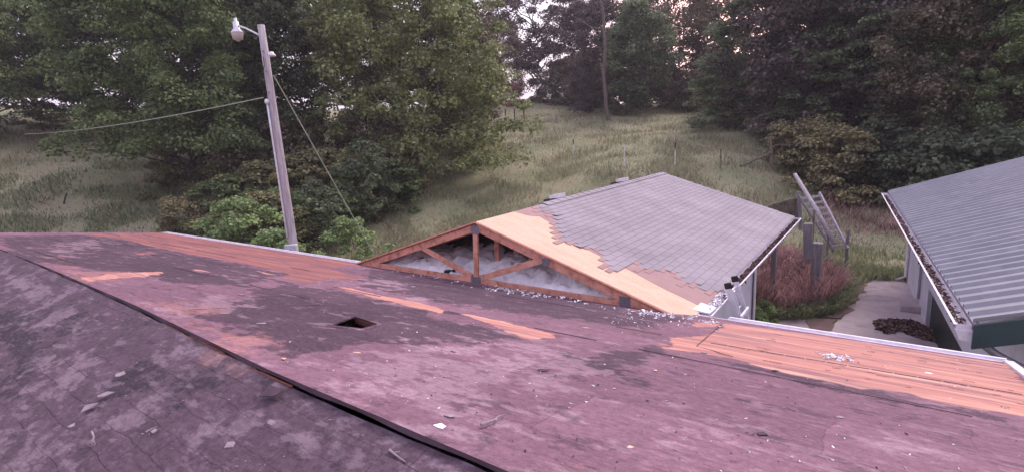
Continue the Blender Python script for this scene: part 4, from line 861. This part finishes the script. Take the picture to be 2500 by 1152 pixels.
def make_tree(name, H, R, base, ncl, per, size, crad, leafm, barkm, seed, shape='round', trunk_r=None, flat_=.6, lean=0, gap=.0, up=.5):
    """H height, R crown radius, base height of the lowest foliage"""
    r_ = np.random.default_rng(seed); root = bpy.data.objects.new(name, None); link(root)
    cc = []; tries = 0; zc = (H+base)/2; hz = (H-base)/2
    while len(cc) < ncl and tries < ncl*40:
        tries += 1
        th = r_.uniform(0, 2*math.pi); zz = r_.uniform(-1, 1)
        if shape == 'round': rm = math.sqrt(max(0, 1-(abs(zz)**2.3)))
        elif shape == 'cone': rm = (1-(zz+1)/2)**.75*.98+.05
        elif shape == 'skirt': rm = math.sqrt(max(0, 1-max(0, zz)**2))*(1.0 if zz > -.4 else 1.08)
        else: rm = math.sqrt(max(0, 1-zz*zz))
        rm *= .82+.25*math.sin(th*3+seed)+.12*math.sin(th*5+zz*4+seed*2)
        q = r_.uniform(.25, 1)**.45
        p = np.array([math.cos(th)*R*rm*q, math.sin(th)*R*rm*q, zc+zz*hz])
        if gap and noise.noise(Vector(p*.33+seed)) > gap: continue
        cc.append(p)
    cc = np.array(cc); cr = crad*r_.uniform(.55, 1.25, len(cc))
    V, Fq = leaves(cc, cr, per, size, seed+1, flat_, up=up)
    cr_o = npobj('crown', V, Fq, leafm, root)
    tr = trunk_r or H*.018; mb = MB(); top = H*.86; ph = r_.uniform(0, 6)
    tp = [Vector((lean*(z/H)**1.5+.12*math.sin(z*.5+ph)*z/H, .12*math.cos(z*.45+ph)*z/H, z)) for z in np.linspace(-.6, top, 12)]
    mb.tube(tp, [tr*(1.35 if i == 0 else 1)*(1-.85*(i/11)**1.1)+.01 for i in range(12)], 9)
    pick = r_.choice(len(cc), min(34, len(cc)), replace=False)
    for k in pick:
        c = Vector(cc[k]); z0 = max(base*.55, c.z-r_.uniform(.25, .6)*math.hypot(c.x, c.y)-.4); z0 = min(z0, top*.96); i = (z0+.6)/(top+.6)*11; i0 = int(max(0, min(10, i))); s_ = tp[i0].lerp(tp[i0+1], i-i0)
        mid = s_.lerp(c, .5)+Vector((r_.normal(0, .25), r_.normal(0, .25), r_.uniform(-.1, .5))); q1 = s_.lerp(mid, .5)+Vector((0, 0, .1)); br = tr*.27*(1-z0/H*.6)
        mb.tube([s_, q1, mid, mid.lerp(c, .55)+Vector((0, 0, .15)), c], [br, br*.8, br*.55, br*.35, .012], 5, False)
    mb.build('trunk', barkm, root, True)
    return root
USED = set()
def plant(proto, p, rot, sc, label, cat, group, sz=None):
    if proto.name in USED:
        r = proto.copy(); COL.objects.link(r)
        for ch in proto.children: c = ch.copy(); COL.objects.link(c); c.parent = r
    else: r = proto; USED.add(proto.name)
    r.location = p; r.rotation_euler = (0, 0, rot); r.scale = (sc, sc, (sz or sc)); tag(r, label, cat, group); return r
M['leafA'] = leafmat('leaf_mid_green', (0.190, 0.245, 0.101), (0.105, 0.149, 0.069))
M['leafB'] = leafmat('leaf_dark_green', (0.114, 0.144, 0.084), (0.065, 0.081, 0.055))
M['leafC'] = leafmat('leaf_olive_brown', (.205, .175, .115), (0.121, 0.100, 0.074))
M['leafD'] = leafmat('leaf_light_green', (0.275, 0.364, 0.149), (0.190, 0.269, 0.120))
M['leafE'] = leafmat('leaf_dusky_purple', (0.138, 0.110, 0.102), (0.078, 0.063, 0.063))
M['leafF'] = leafmat('leaf_bluish_green', (0.178, 0.221, 0.119), (0.099, 0.129, 0.077))
M['leafG'] = leafmat('leaf_undergrowth', (.27, .255, .115), (0.115, 0.121, 0.074), .35, .6)
M['leafR'] = leafmat('leaf_reddish', (0.312, 0.168, 0.138), (0.178, 0.097, 0.089))
M['leafY'] = leafmat('leaf_yellow_olive', (0.312, 0.282, 0.144), (0.186, 0.170, 0.097))
M['leafT'] = leafmat('leaf_tan_green', (0.283, 0.315, 0.139), (0.165, 0.193, 0.087))
GT = 'woodland trees around the field'
T1 = make_tree('broad_tree', 17, 6.2, 3.0, 360, 190, 0.180, .95, M['leafA'], M['bark'], 3, 'skirt')
T2 = make_tree('spreading_tree', 16, 6.6, 1.0, 360, 144, 0.211, 1.0, M['leafT'], M['bark'], 5, 'skirt')
T3 = make_tree('dark_tree', 17, 5.0, 1.0, 260, 144, 0.218, 1.1, M['leafB'], M['bark'], 8, 'round')
T4 = make_tree('oak_tree', 15, 8.5, 4.4, 210, 119, 0.234, 1.15, M['leafE'], M['bark'], 12, 'round', trunk_r=.5, gap=.10)
T5 = make_tree('dense_tree', 17, 6.0, .6, 300, 136, 0.234, 1.15, M['leafE'], M['bark'], 15, 'skirt')
T6 = make_tree('layered_tree', 13, 6.0, .4, 260, 144, 0.211, 1.05, M['leafF'], M['bark'], 21, 'skirt', flat_=.28, up=1.1)
T7 = make_tree('small_tree', 9.5, 3.3, 1.4, 120, 136, 0.203, .95, M['leafF'], M['bark'], 27, 'round')
T8 = make_tree('olive_tree', 15, 5.8, 1.0, 240, 127, 0.234, 1.15, M['leafC'], M['bark'], 31, 'round', gap=.10)
T9 = make_tree('thin_tree', 15, 3.0, 8.5, 46, 102, 0.211, .9, M['leafA'], M['bark'], 36, 'round', trunk_r=.16)
S1 = make_tree('shrub', 3.3, 1.5, .1, 52, 110, 0.125, .42, M['leafD'], M['bark'], 41, 'round', trunk_r=.03)
S2 = make_tree('bush', 3.4, 2.3, .0, 80, 127, 0.156, .75, M['leafY'], M['bark'], 43, 'skirt', trunk_r=.05, flat_=.35, up=.9)
S3 = make_tree('undergrowth_bush', 3.4, 2.2, .0, 80, 110, 0.16, .55, M['leafG'], M['bark'], 47, 'skirt', trunk_r=.05, flat_=.4, up=.8, gap=.25)
S8 = make_tree('leafy_bush', 3.4, 2.1, .0, 70, 110, 0.17, .5, M['leafA'], M['bark'], 46, 'skirt', trunk_r=.05, flat_=.45, up=.9, gap=.25)
S7 = make_tree('dark_bush', 3.2, 2.3, .0, 80, 110, 0.17, .6, M['leafB'], M['bark'], 48, 'skirt', trunk_r=.05, flat_=.4, up=.8)
S4 = make_tree('reddish_bush', 3.0, 2.4, .0, 60, 102, 0.172, .75, M['leafR'], M['bark'], 49, 'skirt', trunk_r=.05)
S5 = make_tree('sapling', 4.2, 1.3, 1.0, 26, 85, 0.156, .45, M['leafF'], M['barkpale'], 53, 'round', trunk_r=.03)
S6 = make_tree('brown_bush', 5.0, 3.6, .0, 110, 119, 0.195, .95, M['leafC'], M['bark'], 57, 'skirt', trunk_r=.06)
def pa(az, r): return polar(az, r)
# (prototype, azimuth left of the garage axis, distance, rotation, scale, label)
LIST = [
 (T1, 66.4, 38, .3, .94, 'big mid green tree overhanging the left field edge', 'tree'),
 (T2, 44.6, 36, 1.2, .95, 'broad yellowish green tree right of the utility pole with branches reaching over the field', 'tree'),
 (T3, 60.5, 42, .5, 1.0, 'dark leafed tree standing directly behind the lamp on the pole', 'tree'),
 (T3, 57.6, 38, 2.1, .72, 'dark tree just right of the pole top, left of the bright sky gap', 'tree'),
 (T3, 64.5, 50, 4.0, 1.05, 'dark tree filling the gap behind the big left tree', 'tree'),
 (T8, 41.0, 44, .8, .80, 'sunlit olive tree at the right end of the left tree mass', 'tree'),
 (T1, 79.5, 56, 2.2, .95, 'hazy green tree at the far left edge behind the field', 'tree'),
 (T6, 73.8, 60, 1.0, 1.10, 'bluish green tree at the back of the left field', 'tree'),
 (T3, 70.0, 58, 1.7, 1.0, 'dark tree behind the left field, right of the bluish one', 'tree'),
 (T1, 50.0, 60, 5.0, .8, 'green tree seen far behind between the left trees', 'tree'),
 (T3, 48.6, 50, 1.9, .85, 'dark tree filling in behind the broad yellowish green tree', 'tree'),
 (T3, 61.2, 55, 3.9, .95, 'dark tree far behind the lamp, second row', 'tree'),
 (T1, 76.3, 66, .9, 1.0, 'distant green tree above the left field, second row', 'tree'),
 (T3, 42.6, 52, 5.4, .62, 'dark small tree behind the right end of the left tree mass', 'tree'),
 (T9, 54.6, 44, 0, 1.0, 'slim trunked tree on the left side of the sky gap', 'tree'),
 (T9, 53.6, 46, 2, 1.05, 'slim trunked tree in the middle of the sky gap', 'tree'),
 (T9, 52.4, 43, 4, 1.0, 'slim trunked tree on the right side of the sky gap', 'tree'),
 (T4, 32.6, 76, 2.4, 1.05, 'dark spreading oak with forked trunk on the hill crest', 'tree'),
 (T4, 28.2, 82, .7, .9, 'dark open crowned tree right of the crest oak', 'tree'),
 (T5, 25.6, 64, .7, .75, 'dark tree with broad trunk beside the tall bare trunk', 'tree'),
 (T7, 22.4, 58, .4, 1.15, 'small dark green tree with thin trunk at the field top', 'tree'),
 (T8, 18.5, 70, 2.8, 1.05, 'brownish open tree behind the right of the field', 'tree'),
 (T8, 21.5, 86, 1.1, 1.1, 'far brown tree behind the small dark green tree', 'tree'),
 (T8, 15.0, 76, 4.1, 1.0, 'rosy brown tree in front of the evening glow', 'tree'),
 (T6, 12.2, 47, .2, .74, 'layered grey green tree hanging over the right of the field', 'tree'),
 (T5, 7.0, 43, .9, 1.0, 'dusky purple green tree right of the layered tree', 'tree'),
 (T5, 1.0, 44, 2.7, 1.05, 'very dark dense tree in the upper right wood', 'tree'),
 (T6, 3.2, 38, 3.4, .72, 'lower layered tree in front of the dark upper right wood', 'tree'),
 (T5, -5.0, 40, 4.2, 1.0, 'dark dense tree behind the metal roof peak', 'tree'),
 (T5, -11.5, 42, 5.3, 1.05, 'dark dense tree at the right edge of the wood', 'tree'),
 (T8, -2.5, 36, 1.4, .62, 'low brownish tree between the dark right hand trees', 'tree'),
 (T1, -7.5, 35, 3.3, .62, 'mid green tree low behind the metal roof at right', 'tree'),
 (T5, 6.3, 60, 1.9, 1.1, 'tall dark tree in the second row of the right wood', 'tree'),
 (T5, 4.0, 62, 3.9, 1.1, 'tall dark tree in the second row right of centre wood', 'tree'),
 (T8, -1.5, 60, 5.1, 1.2, 'tall brown tree in the second row of the dark wood', 'tree'),
 (T5, -8.0, 60, .1, 1.1, 'tall dark tree in the back right corner', 'tree'),
 (S6, 38.0, 80, .3, .9, 'brownish thicket on the crest left of the oak', 'bush'),
 (S4, 35.5, 72, .3, .9, 'reddish bush at the foot of the crest oak, left side', 'bush'),
 (S4, 40.6, 66, 1.3, .8, 'reddish bush under the right branches of the yellowish tree', 'bush'),
 (S6, 30.4, 74, 1.3, 1.1, 'wide brown thicket right of the crest oak trunk', 'bush'),
 (S6, 28.0, 72, 3.3, 1.2, 'tall brown thicket between the oak and the bare trunk', 'bush'),
 (S6, 26.6, 82, 4.4, 1.5, 'brown thicket behind the bare trunk', 'bush'),
 (S3, 24.0, 59, .4, .6, 'low dark bush at the foot of the bare trunk', 'bush'),
 (S4, 17.8, 66, 2.2, 1.0, 'reddish purple bush under the brownish trees', 'bush'),
 (S6, 20.5, 70, 2.2, 1.0, 'brown bush left of the reddish purple one', 'bush'),
 (S6, 15.6, 62, .9, 1.0, 'brown bush at the right end of the field', 'bush'),
 (S6, 12.6, 56, 3.1, 1.0, 'dark brown bush under the layered tree', 'bush'),
 (S2, 7.8, 34, .5, .85, 'yellow olive bush beside the fallen pole at the field edge', 'bush'),
 (S2, 4.6, 32, 2.5, 1.0, 'larger yellow olive bush above the wooden ladder', 'bush'),
 (S2, 5.8, 35, 4.5, .95, 'olive bush behind the two yellow olive bushes', 'bush'),
 (S7, 1.2, 34, .9, 1.1, 'dark bush right of the yellow olive bushes', 'bush'),
 (S7, -2.6, 32, 2.9, 1.1, 'dark bush behind the corner of the metal roof', 'bush'),
 (S7, -6.5, 30, 4.0, 1.2, 'dark bush hidden low behind the metal roof', 'bush'),
 (S6, 9.0, 42, 4.0, .9, 'brown bush behind the yellow olive bushes', 'bush'),
 (S6, 2.2, 41, 1.0, 1.0, 'brown bush in the shade of the dark right wood', 'bush'),
 (S3, 64.0, 36, .2, .7, 'dark bush at the left under the overhanging big tree', 'bush'),
 (S3, 66.8, 39, 1.1, 1.0, 'bush in the shade below the big left tree', 'bush'),
 (S3, 61.5, 31, 1.2, 1.0, 'dark undergrowth bush left of the utility pole', 'bush'),
 (S3, 58.6, 30, 2.2, 1.05, 'dark undergrowth bush behind the pole', 'bush'),
 (S3, 55.5, 30, 3.2, 1.1, 'dark undergrowth bush right of the pole', 'bush'),
 (S2, 52.5, 31, 4.2, .95, 'olive undergrowth bush left of the thin sapling', 'bush'),
 (S3, 49.5, 32, 5.2, 1.0, 'dark bush under the yellowish tree', 'bush'),
 (S2, 46.8, 34, .7, .9, 'olive bush under the right half of the yellowish tree', 'bush'),
 (S6, 58.0, 36, 2.0, .9, 'brown thicket deep behind the pole', 'bush'),
 (S6, 50.0, 38, 3.0, .9, 'brown thicket deep under the yellowish tree', 'bush'),
 (S6, 64.5, 43, 4.0, .8, 'brown thicket in the shade of the big left tree', 'bush'),
 (S1, 63.2, 22.5, .2, 1.0, 'light green shrub rising above the eave, left of the pole', 'shrub'),
 (S1, 60.4, 19.0, 1.2, .78, 'low light green shrub close behind the eave beside the pole', 'shrub'),
 (S3, 60.2, 24.5, 3.2, .85, 'taller bluish dark shrub behind the light green ones', 'shrub'),
 (S1, 57.0, 18.0, 2.6, .55, 'small light green shrub at the right foot of the pole', 'shrub'),
 (S1, 51.2, 17.0, 4.0, .5, 'light green shrub just left of the truss', 'shrub'),
 (S1, 53.2, 20.5, 5.0, .75, 'pale flowering shrub by the lower end of the guy wire', 'shrub'),
 (S3, 65.8, 26, 5.0, .6, 'low dark shrub at the edge of the left field', 'shrub'),
 (S3, 61.8, 25.0, 1.5, .9, 'leafy undergrowth bush just left of the pole, above the light green shrubs', 'bush'),
 (S2, 67.5, 30, 2.0, .7, 'low olive bush at the shaded edge of the left field', 'bush'),
 (S8, 63.6, 30, .3, .9, 'mid green bush where the left field meets the wood', 'bush'),
 (S8, 59.0, 26.5, 1.3, .85, 'mid green bush behind the lower pole shaft', 'bush'),
 (S8, 55.0, 26.5, 2.3, .8, 'mid green bush crossed by the guy wire', 'bush'),
 (S8, 52.6, 29, 3.3, .9, 'mid green bush right of the guy wire, left of the thin sapling', 'bush'),
 (S8, 48.2, 31, 4.3, .8, 'mid green bush at the right foot of the left tree mass', 'bush'),
 (T8, 36.0, 94, 3.1, .9, 'far brownish tree closing the gap left of the crest oak', 'tree'),
 (S5, 51.2, 27.5, .3, 1.1, 'thin pale stemmed sapling in front of the yellowish tree', 'sapling'),
 (S5, 56.2, 24.0, 2.3, .85, 'thin sapling right of the pole shaft', 'sapling'),
 (S5, 49.0, 29.5, 4.3, .75, 'drooping sapling at the lower edge of the left trees', 'sapling'),
 (S1, 9.9, 14.2, .3, .26, 'small leafy weed clump at the garage corner', 'shrub'),
 (S1, 11.0, 13.2, 1.9, .30, 'dark green weeds against the garage wall foot', 'shrub'),
]
for k, (T, az, r, ro, sc, lb_, ct) in enumerate(LIST):
    grp = {'tree': 'trees of the wood around the field', 'bush': 'bushes at the wood edge', 'shrub': 'shrubs near the buildings', 'sapling': 'saplings at the wood edge'}[ct]
    plant(T, pa(az, r)-Vector((0, 0, .05)), ro, sc, lb_, ct, grp)
 
# tall bare trunk
sn = empty('bare_tree', pa(25.3, 54), 'tall pale bare trunk with a few broken branches at the field top', 'tree')
b0 = Vector((0, 0, -.4)); 
def sn_p(z): return sn.location+Vector((-.07*z-.22*math.sin(z*.55)-.08*math.sin(z*1.7), .02*z, z))
mb = MB(); mb.tube([sn_p(z) for z in np.linspace(-.4, 15, 22)], list(np.linspace(.21, .09, 22)), 9)
mb.build('trunk', M['barkpale'], sn, True)
mb = MB()
for z, dx, dz in ((8.5, -3.2, 1.6), (10.2, 2.6, 1.8), (7.2, 2.0, 1.0), (11.5, -2.8, 1.2)):
    a = sn_p(z); mb.tube([a, a+Vector((dx*.4, .2, dz*.2)), a+Vector((dx*.75, .1, dz*.7)), a+Vector((dx, -.2, dz))], [.07, .055, .04, .015], 6)
mb.build('branch', M['barkpale'], sn, True)

# ------------------------------------------------------------------ field: fence posts, stakes, fallen pole
fp_ = [(1098, 350, 325, 47, 'white', 'thin white fence post at the left end of the line, under the tree edge'), (1183, 366, 333, 43, 'white', 'second thin white fence post from the left end of the line'), (1304, 375, 346, 39, 'white', 'thin white fence post above the first roof vent'),
       (1401, 390, 348, 35, 'topped', 'thin pale fence post with dark top, left of the garage ridge peak'), (1525, 409, 357, 31, 'white', 'tallest thin white fence post above the garage ridge'), (1648, 404, 359, 30, 'topped', 'pale fence post with dark top above the garage roof peak'), (1759, 412, 364, 29.5, 'dark', 'dark rusty fence post right of the garage roof peak')]
def hit(px, py, r0=21.0):
    d = ray(px, py); n_ = math.hypot(d[0], d[1]); r = r0
    while r < 120:
        q = d*(r/n_)
        if gz(q[0], q[1]) >= q[2]: return Vector(q), r
        r += .1
    return Vector(q), r
for x, yb, yt, r, kind_, lb_ in fp_:
    b, r = hit(x, yb); dt = ray(x-1, yt); topz = float((dt*(r/math.hypot(dt[0], dt[1])))[2]); base = b
    root = MB().tube([(b.x, b.y, base.z-.3), (b.x, b.y, topz)], .036 if kind_ != 'dark' else .05, 6).build('fence_post', M['post'] if kind_ != 'dark' else M['mossy'], None)
    tag(root, lb_, 'fence post', 'fence posts across the field')
    if kind_ == 'topped': MB().tube([(b.x, b.y, topz-.15), (b.x, b.y, topz+.22)], .036, 6).build('insulator_cap', M['black'], root)
sx = [(1235, 299, 262, 'left stake of the three guarding the young tree on the hill'), (1257, 297, 272, 'middle stake of the three guarding the young tree on the hill'), (1280, 298, 265, 'right stake of the three guarding the young tree on the hill')]
for x, yb, yt, lb_ in sx:
    b, r = hit(x, yb, 40); MBx = MB().tube([b-Vector((0, 0, .2)), b+Vector((0, 0, 1.35))], .05, 6).build('stake', M['black'])
    MB().tube([b+Vector((0, 0, 1.35)), b+Vector((0, 0, 1.6))], .052, 6).build('stake_tip', M['post'], MBx); tag(MBx, lb_, 'stake', 'stakes around the young tree')
YT = make_tree('young_tree', 2.6, .7, 1.6, 9, 44, 0.125, .35, M['leafD'], M['barkpale'], 61, 'round', trunk_r=.03, flat_=.3)
plant(YT, pa(35.0, 58.3), 0, 1, 'young tree with a sparse flat top between three stakes', 'tree', None)
plant(YT, pa(16.6, 52), 1, 1.15, 'tiny flat topped tree alone at the right of the field', 'tree', None)
plant(YT, pa(49.3, 19.0), 2, .62, 'tiny bright seedling in the grass left of the garage peak', 'plant', None)
def gp3(px, py, r, dz=0): d = ray(px, py); return Vector(d*(r/math.hypot(d[0], d[1])))+Vector((0, 0, dz))
tag(MB().tube([gp3(1808, 406, 30), gp3(1882, 373, 31.5)], [.07, .06], 8).build('fallen_pole', M['mossy']), 'dark pole slanting down from the rough post at the field edge', 'pole')
tag(MB().tube([gp3(1883, 400, 31.6), gp3(1882, 370, 31.6)+Vector((.03, 0, 0)), gp3(1881, 335, 31.6)], [.09, .07, .05], 8).build('wooden_post', M['barkpale']), 'rough broken post holding the slanting pole at the field edge', 'post')
tag(MB().tube([gp3(1882, 372, 31.6), gp3(1890, 356, 31.6), gp3(1905, 353, 31.8), gp3(1925, 356, 32)], [.03, .03, .025, .02], 6).build('vine_arch', M['barkpale']), 'pale vine arching from the rough post into the bush', 'vine')
tag(MB().tube([gp3(155, 498, 32), gp3(163, 472, 32)], .035, 6).build('stake', M['black']), 'short dark stake leaning in the left field', 'stake')

# ------------------------------------------------------------------ grass and weeds (uncountable)
def blades(name, n, azr, rr, hgt, wid, m, seed, clumpy=.0, mask=None, leanf=.35):
    r_ = np.random.default_rng(seed); az = r_.uniform(*azr, n); r = np.exp(r_.uniform(math.log(rr[0]), math.log(rr[1]), n)); x = -np.sin(np.radians(az))*r; y = np.cos(np.radians(az))*r
    nz_ = np.sin(x*.9+1.3*np.sin(y*.7))*np.sin(y*.8+1.1*np.sin(x*.6)); keep = r_.random(n) < 1-clumpy*(nz_ < 0)
    if mask is not None: keep &= mask(x, y)
    x, y, r = x[keep], y[keep], r[keep]; nz_ = nz_[keep]; n = len(x); z = ground(x, y)
    h = hgt*r_.uniform(.45, 1.3, n)*(1+.35*nz_); w_ = wid*r_.uniform(.6, 1.4, n)*(r/30)**.5; a = r_.uniform(0, 2*math.pi, n); lx, ly = r_.normal(0, leanf, n)*h, r_.normal(0, leanf, n)*h
    B = np.stack([x, y, z-.03], 1); dx = np.stack([np.cos(a)*w_, np.sin(a)*w_, 0*a], 1)
    V = np.stack([B-dx, B+dx, B+np.stack([lx*.5, ly*.5, h*.6], 1)+dx*.6, B+np.stack([lx, ly, h], 1)], 1).reshape(-1, 3); i = np.arange(n)*4
    o = npobj(name, V, np.stack([i, i+1, i+2, i+3], 1), m); return tag(o, kind='stuff')
def offpad(x, y): return ~((x > -9.6) & (y < 20.6) & (x < 12) & (y > 0)) & ~((x > -19.7) & (y < 7.7) & (y > -6))
M['gr1'] = leafmat('grass_green', (.34, .35, .205), (.205, .25, .135), .5, .22, .15)
M['gr2'] = leafmat('grass_straw', (.48, .37, .30), (.28, .22, .17), .45, .3, .3)
M['gr3'] = leafmat('weed_green', (.28, .295, .175), (.18, .21, .12), .5, .4, .25)
M['gr6'] = leafmat('lush_grass', (.20, .27, .14), (.10, .15, .08), .4, .5)
M['gr4'] = leafmat('dry_weed_pink', (.50, .30, .29), (.23, .13, .13), .3, 1.2)
M['gr5'] = leafmat('dry_weed_brown', (.24, .14, .13), (.09, .055, .055), .3, 1.2)
blades('grass', 300000, (-14, 89.9), (17, 95), .17, .018, M['gr1'], 71, .3, offpad)
blades('straw_grass', 60000, (8, 89.9), (17, 75), .30, .012, M['gr2'], 72, .75, offpad)
blades('tall_weeds', 30000, (-8, 88), (17, 60), .38, .026, M['gr3'], 73, .95, offpad)
blades('lush_grass', 30000, (60, 88), (20, 46), .24, .026, M['gr6'], 75, .85, offpad)
blades('pinkish_weeds', 2600, (-4, 5.5), (26, 31), .42, .022, M['gr4'], 74, .5, offpad)
def region(n, poly, hgt, wid, m, name, seed, zb=-5.27, lean_=.24, hz=None):
    r_ = np.random.default_rng(seed); P = np.array(poly); lo_, hi_ = P.min(0), P.max(0); c = r_.uniform(lo_, hi_, (n*3, 2)); c = c[inpoly(c, P)][:n]; n = len(c)
    h = hgt*r_.uniform(.4, 1.15, n)*(hz(c[:, 0], c[:, 1]) if hz else 1); V = []; Fq = []; a = r_.uniform(0, 6.28, n); w_ = wid*r_.uniform(.5, 1.3, n); dx = np.stack([np.cos(a)*w_, np.sin(a)*w_, 0*a], 1)
    B = np.stack([c[:, 0], c[:, 1], np.full(n, zb)], 1); l1 = r_.normal(0, lean_, (n, 2))*h[:, None]; l2 = r_.normal(0, lean_, (n, 2))*h[:, None]
    m1 = B+np.concatenate([l1*.5, (h*.6)[:, None]], 1); t1 = B+np.concatenate([l1+l2*.4, h[:, None]], 1); t2 = t1+np.concatenate([l2*.7, -(h*r_.uniform(0, .35, n))[:, None]], 1)
    V = np.stack([B-dx, B+dx, m1+dx*.8, m1-dx*.8, t1+dx*.6, t1-dx*.6, t2], 1).reshape(-1, 3); i = np.arange(n)*7
    Fq = [tuple(q) for q in np.stack([i, i+1, i+2, i+3], 1)]+[tuple(q) for q in np.stack([i+3, i+2, i+4, i+5], 1)]+[tuple(q) for q in np.stack([i+5, i+4, i+6], 1)]
    return tag(npobj(name, V, Fq, m), kind='stuff')
brush = [(-2.9, 14.0), (-2.5, 14.9), (-1.95, 15.5), (-1.35, 16.2), (-1.1, 17.2), (-1.0, 18.6), (-1.6, 20.0), (-3.0, 20.6), (-6.0, 20.4), (-6.0, 17), (-3.4, 16.5)]
hzf = lambda x, y: np.clip(.55+.25*np.sin(x*2.1+y)+.3*np.clip((17.3-y)*.3, -.6, .5)+.1, .3, 1.15)
region(17000, brush, 1.15, .011, M['gr4'], 'dry_brush', 81, hz=hzf)
region(4200, brush, 1.05, .013, M['gr5'], 'dark_brush', 82, hz=hzf)
region(2600, [(x*1.0+(.25 if x > -2 else 0), y-.25) for x, y in brush[:6]]+[(-.9, 19.2), (-1.1, 17.2), (-1.3, 16.1), (-2.1, 15.3), (-2.8, 14.6)], .38, .016, M['gr3'], 'green_fringe', 83, lean_=.6)
region(1500, [(-.9, 18.5), (-.4, 19.9), (.7, 20.4), (.6, 21.3), (-2, 21.5)], .3, .02, M['gr1'], 'driveway_grass_edge', 84)

hz_ = MB().box(-200, -60, -6.5, 130, 230, 45).build('added_haze', None); tag(hz_, kind='stuff')  # haze volume added to lift the dark gaps in the foliage
mh = bpy.data.materials.new('added_haze'); mh.use_nodes = True; mh.node_tree.nodes.clear(); pv = mh.node_tree.nodes.new('ShaderNodeVolumePrincipled'); pv.inputs['Density'].default_value = .0008; pv.inputs['Color'].default_value = (.92, .86, .92, 1)
oh = mh.node_tree.nodes.new('ShaderNodeOutputMaterial'); mh.node_tree.links.new(pv.outputs[0], oh.inputs['Volume']); hz_.data.materials.append(mh)
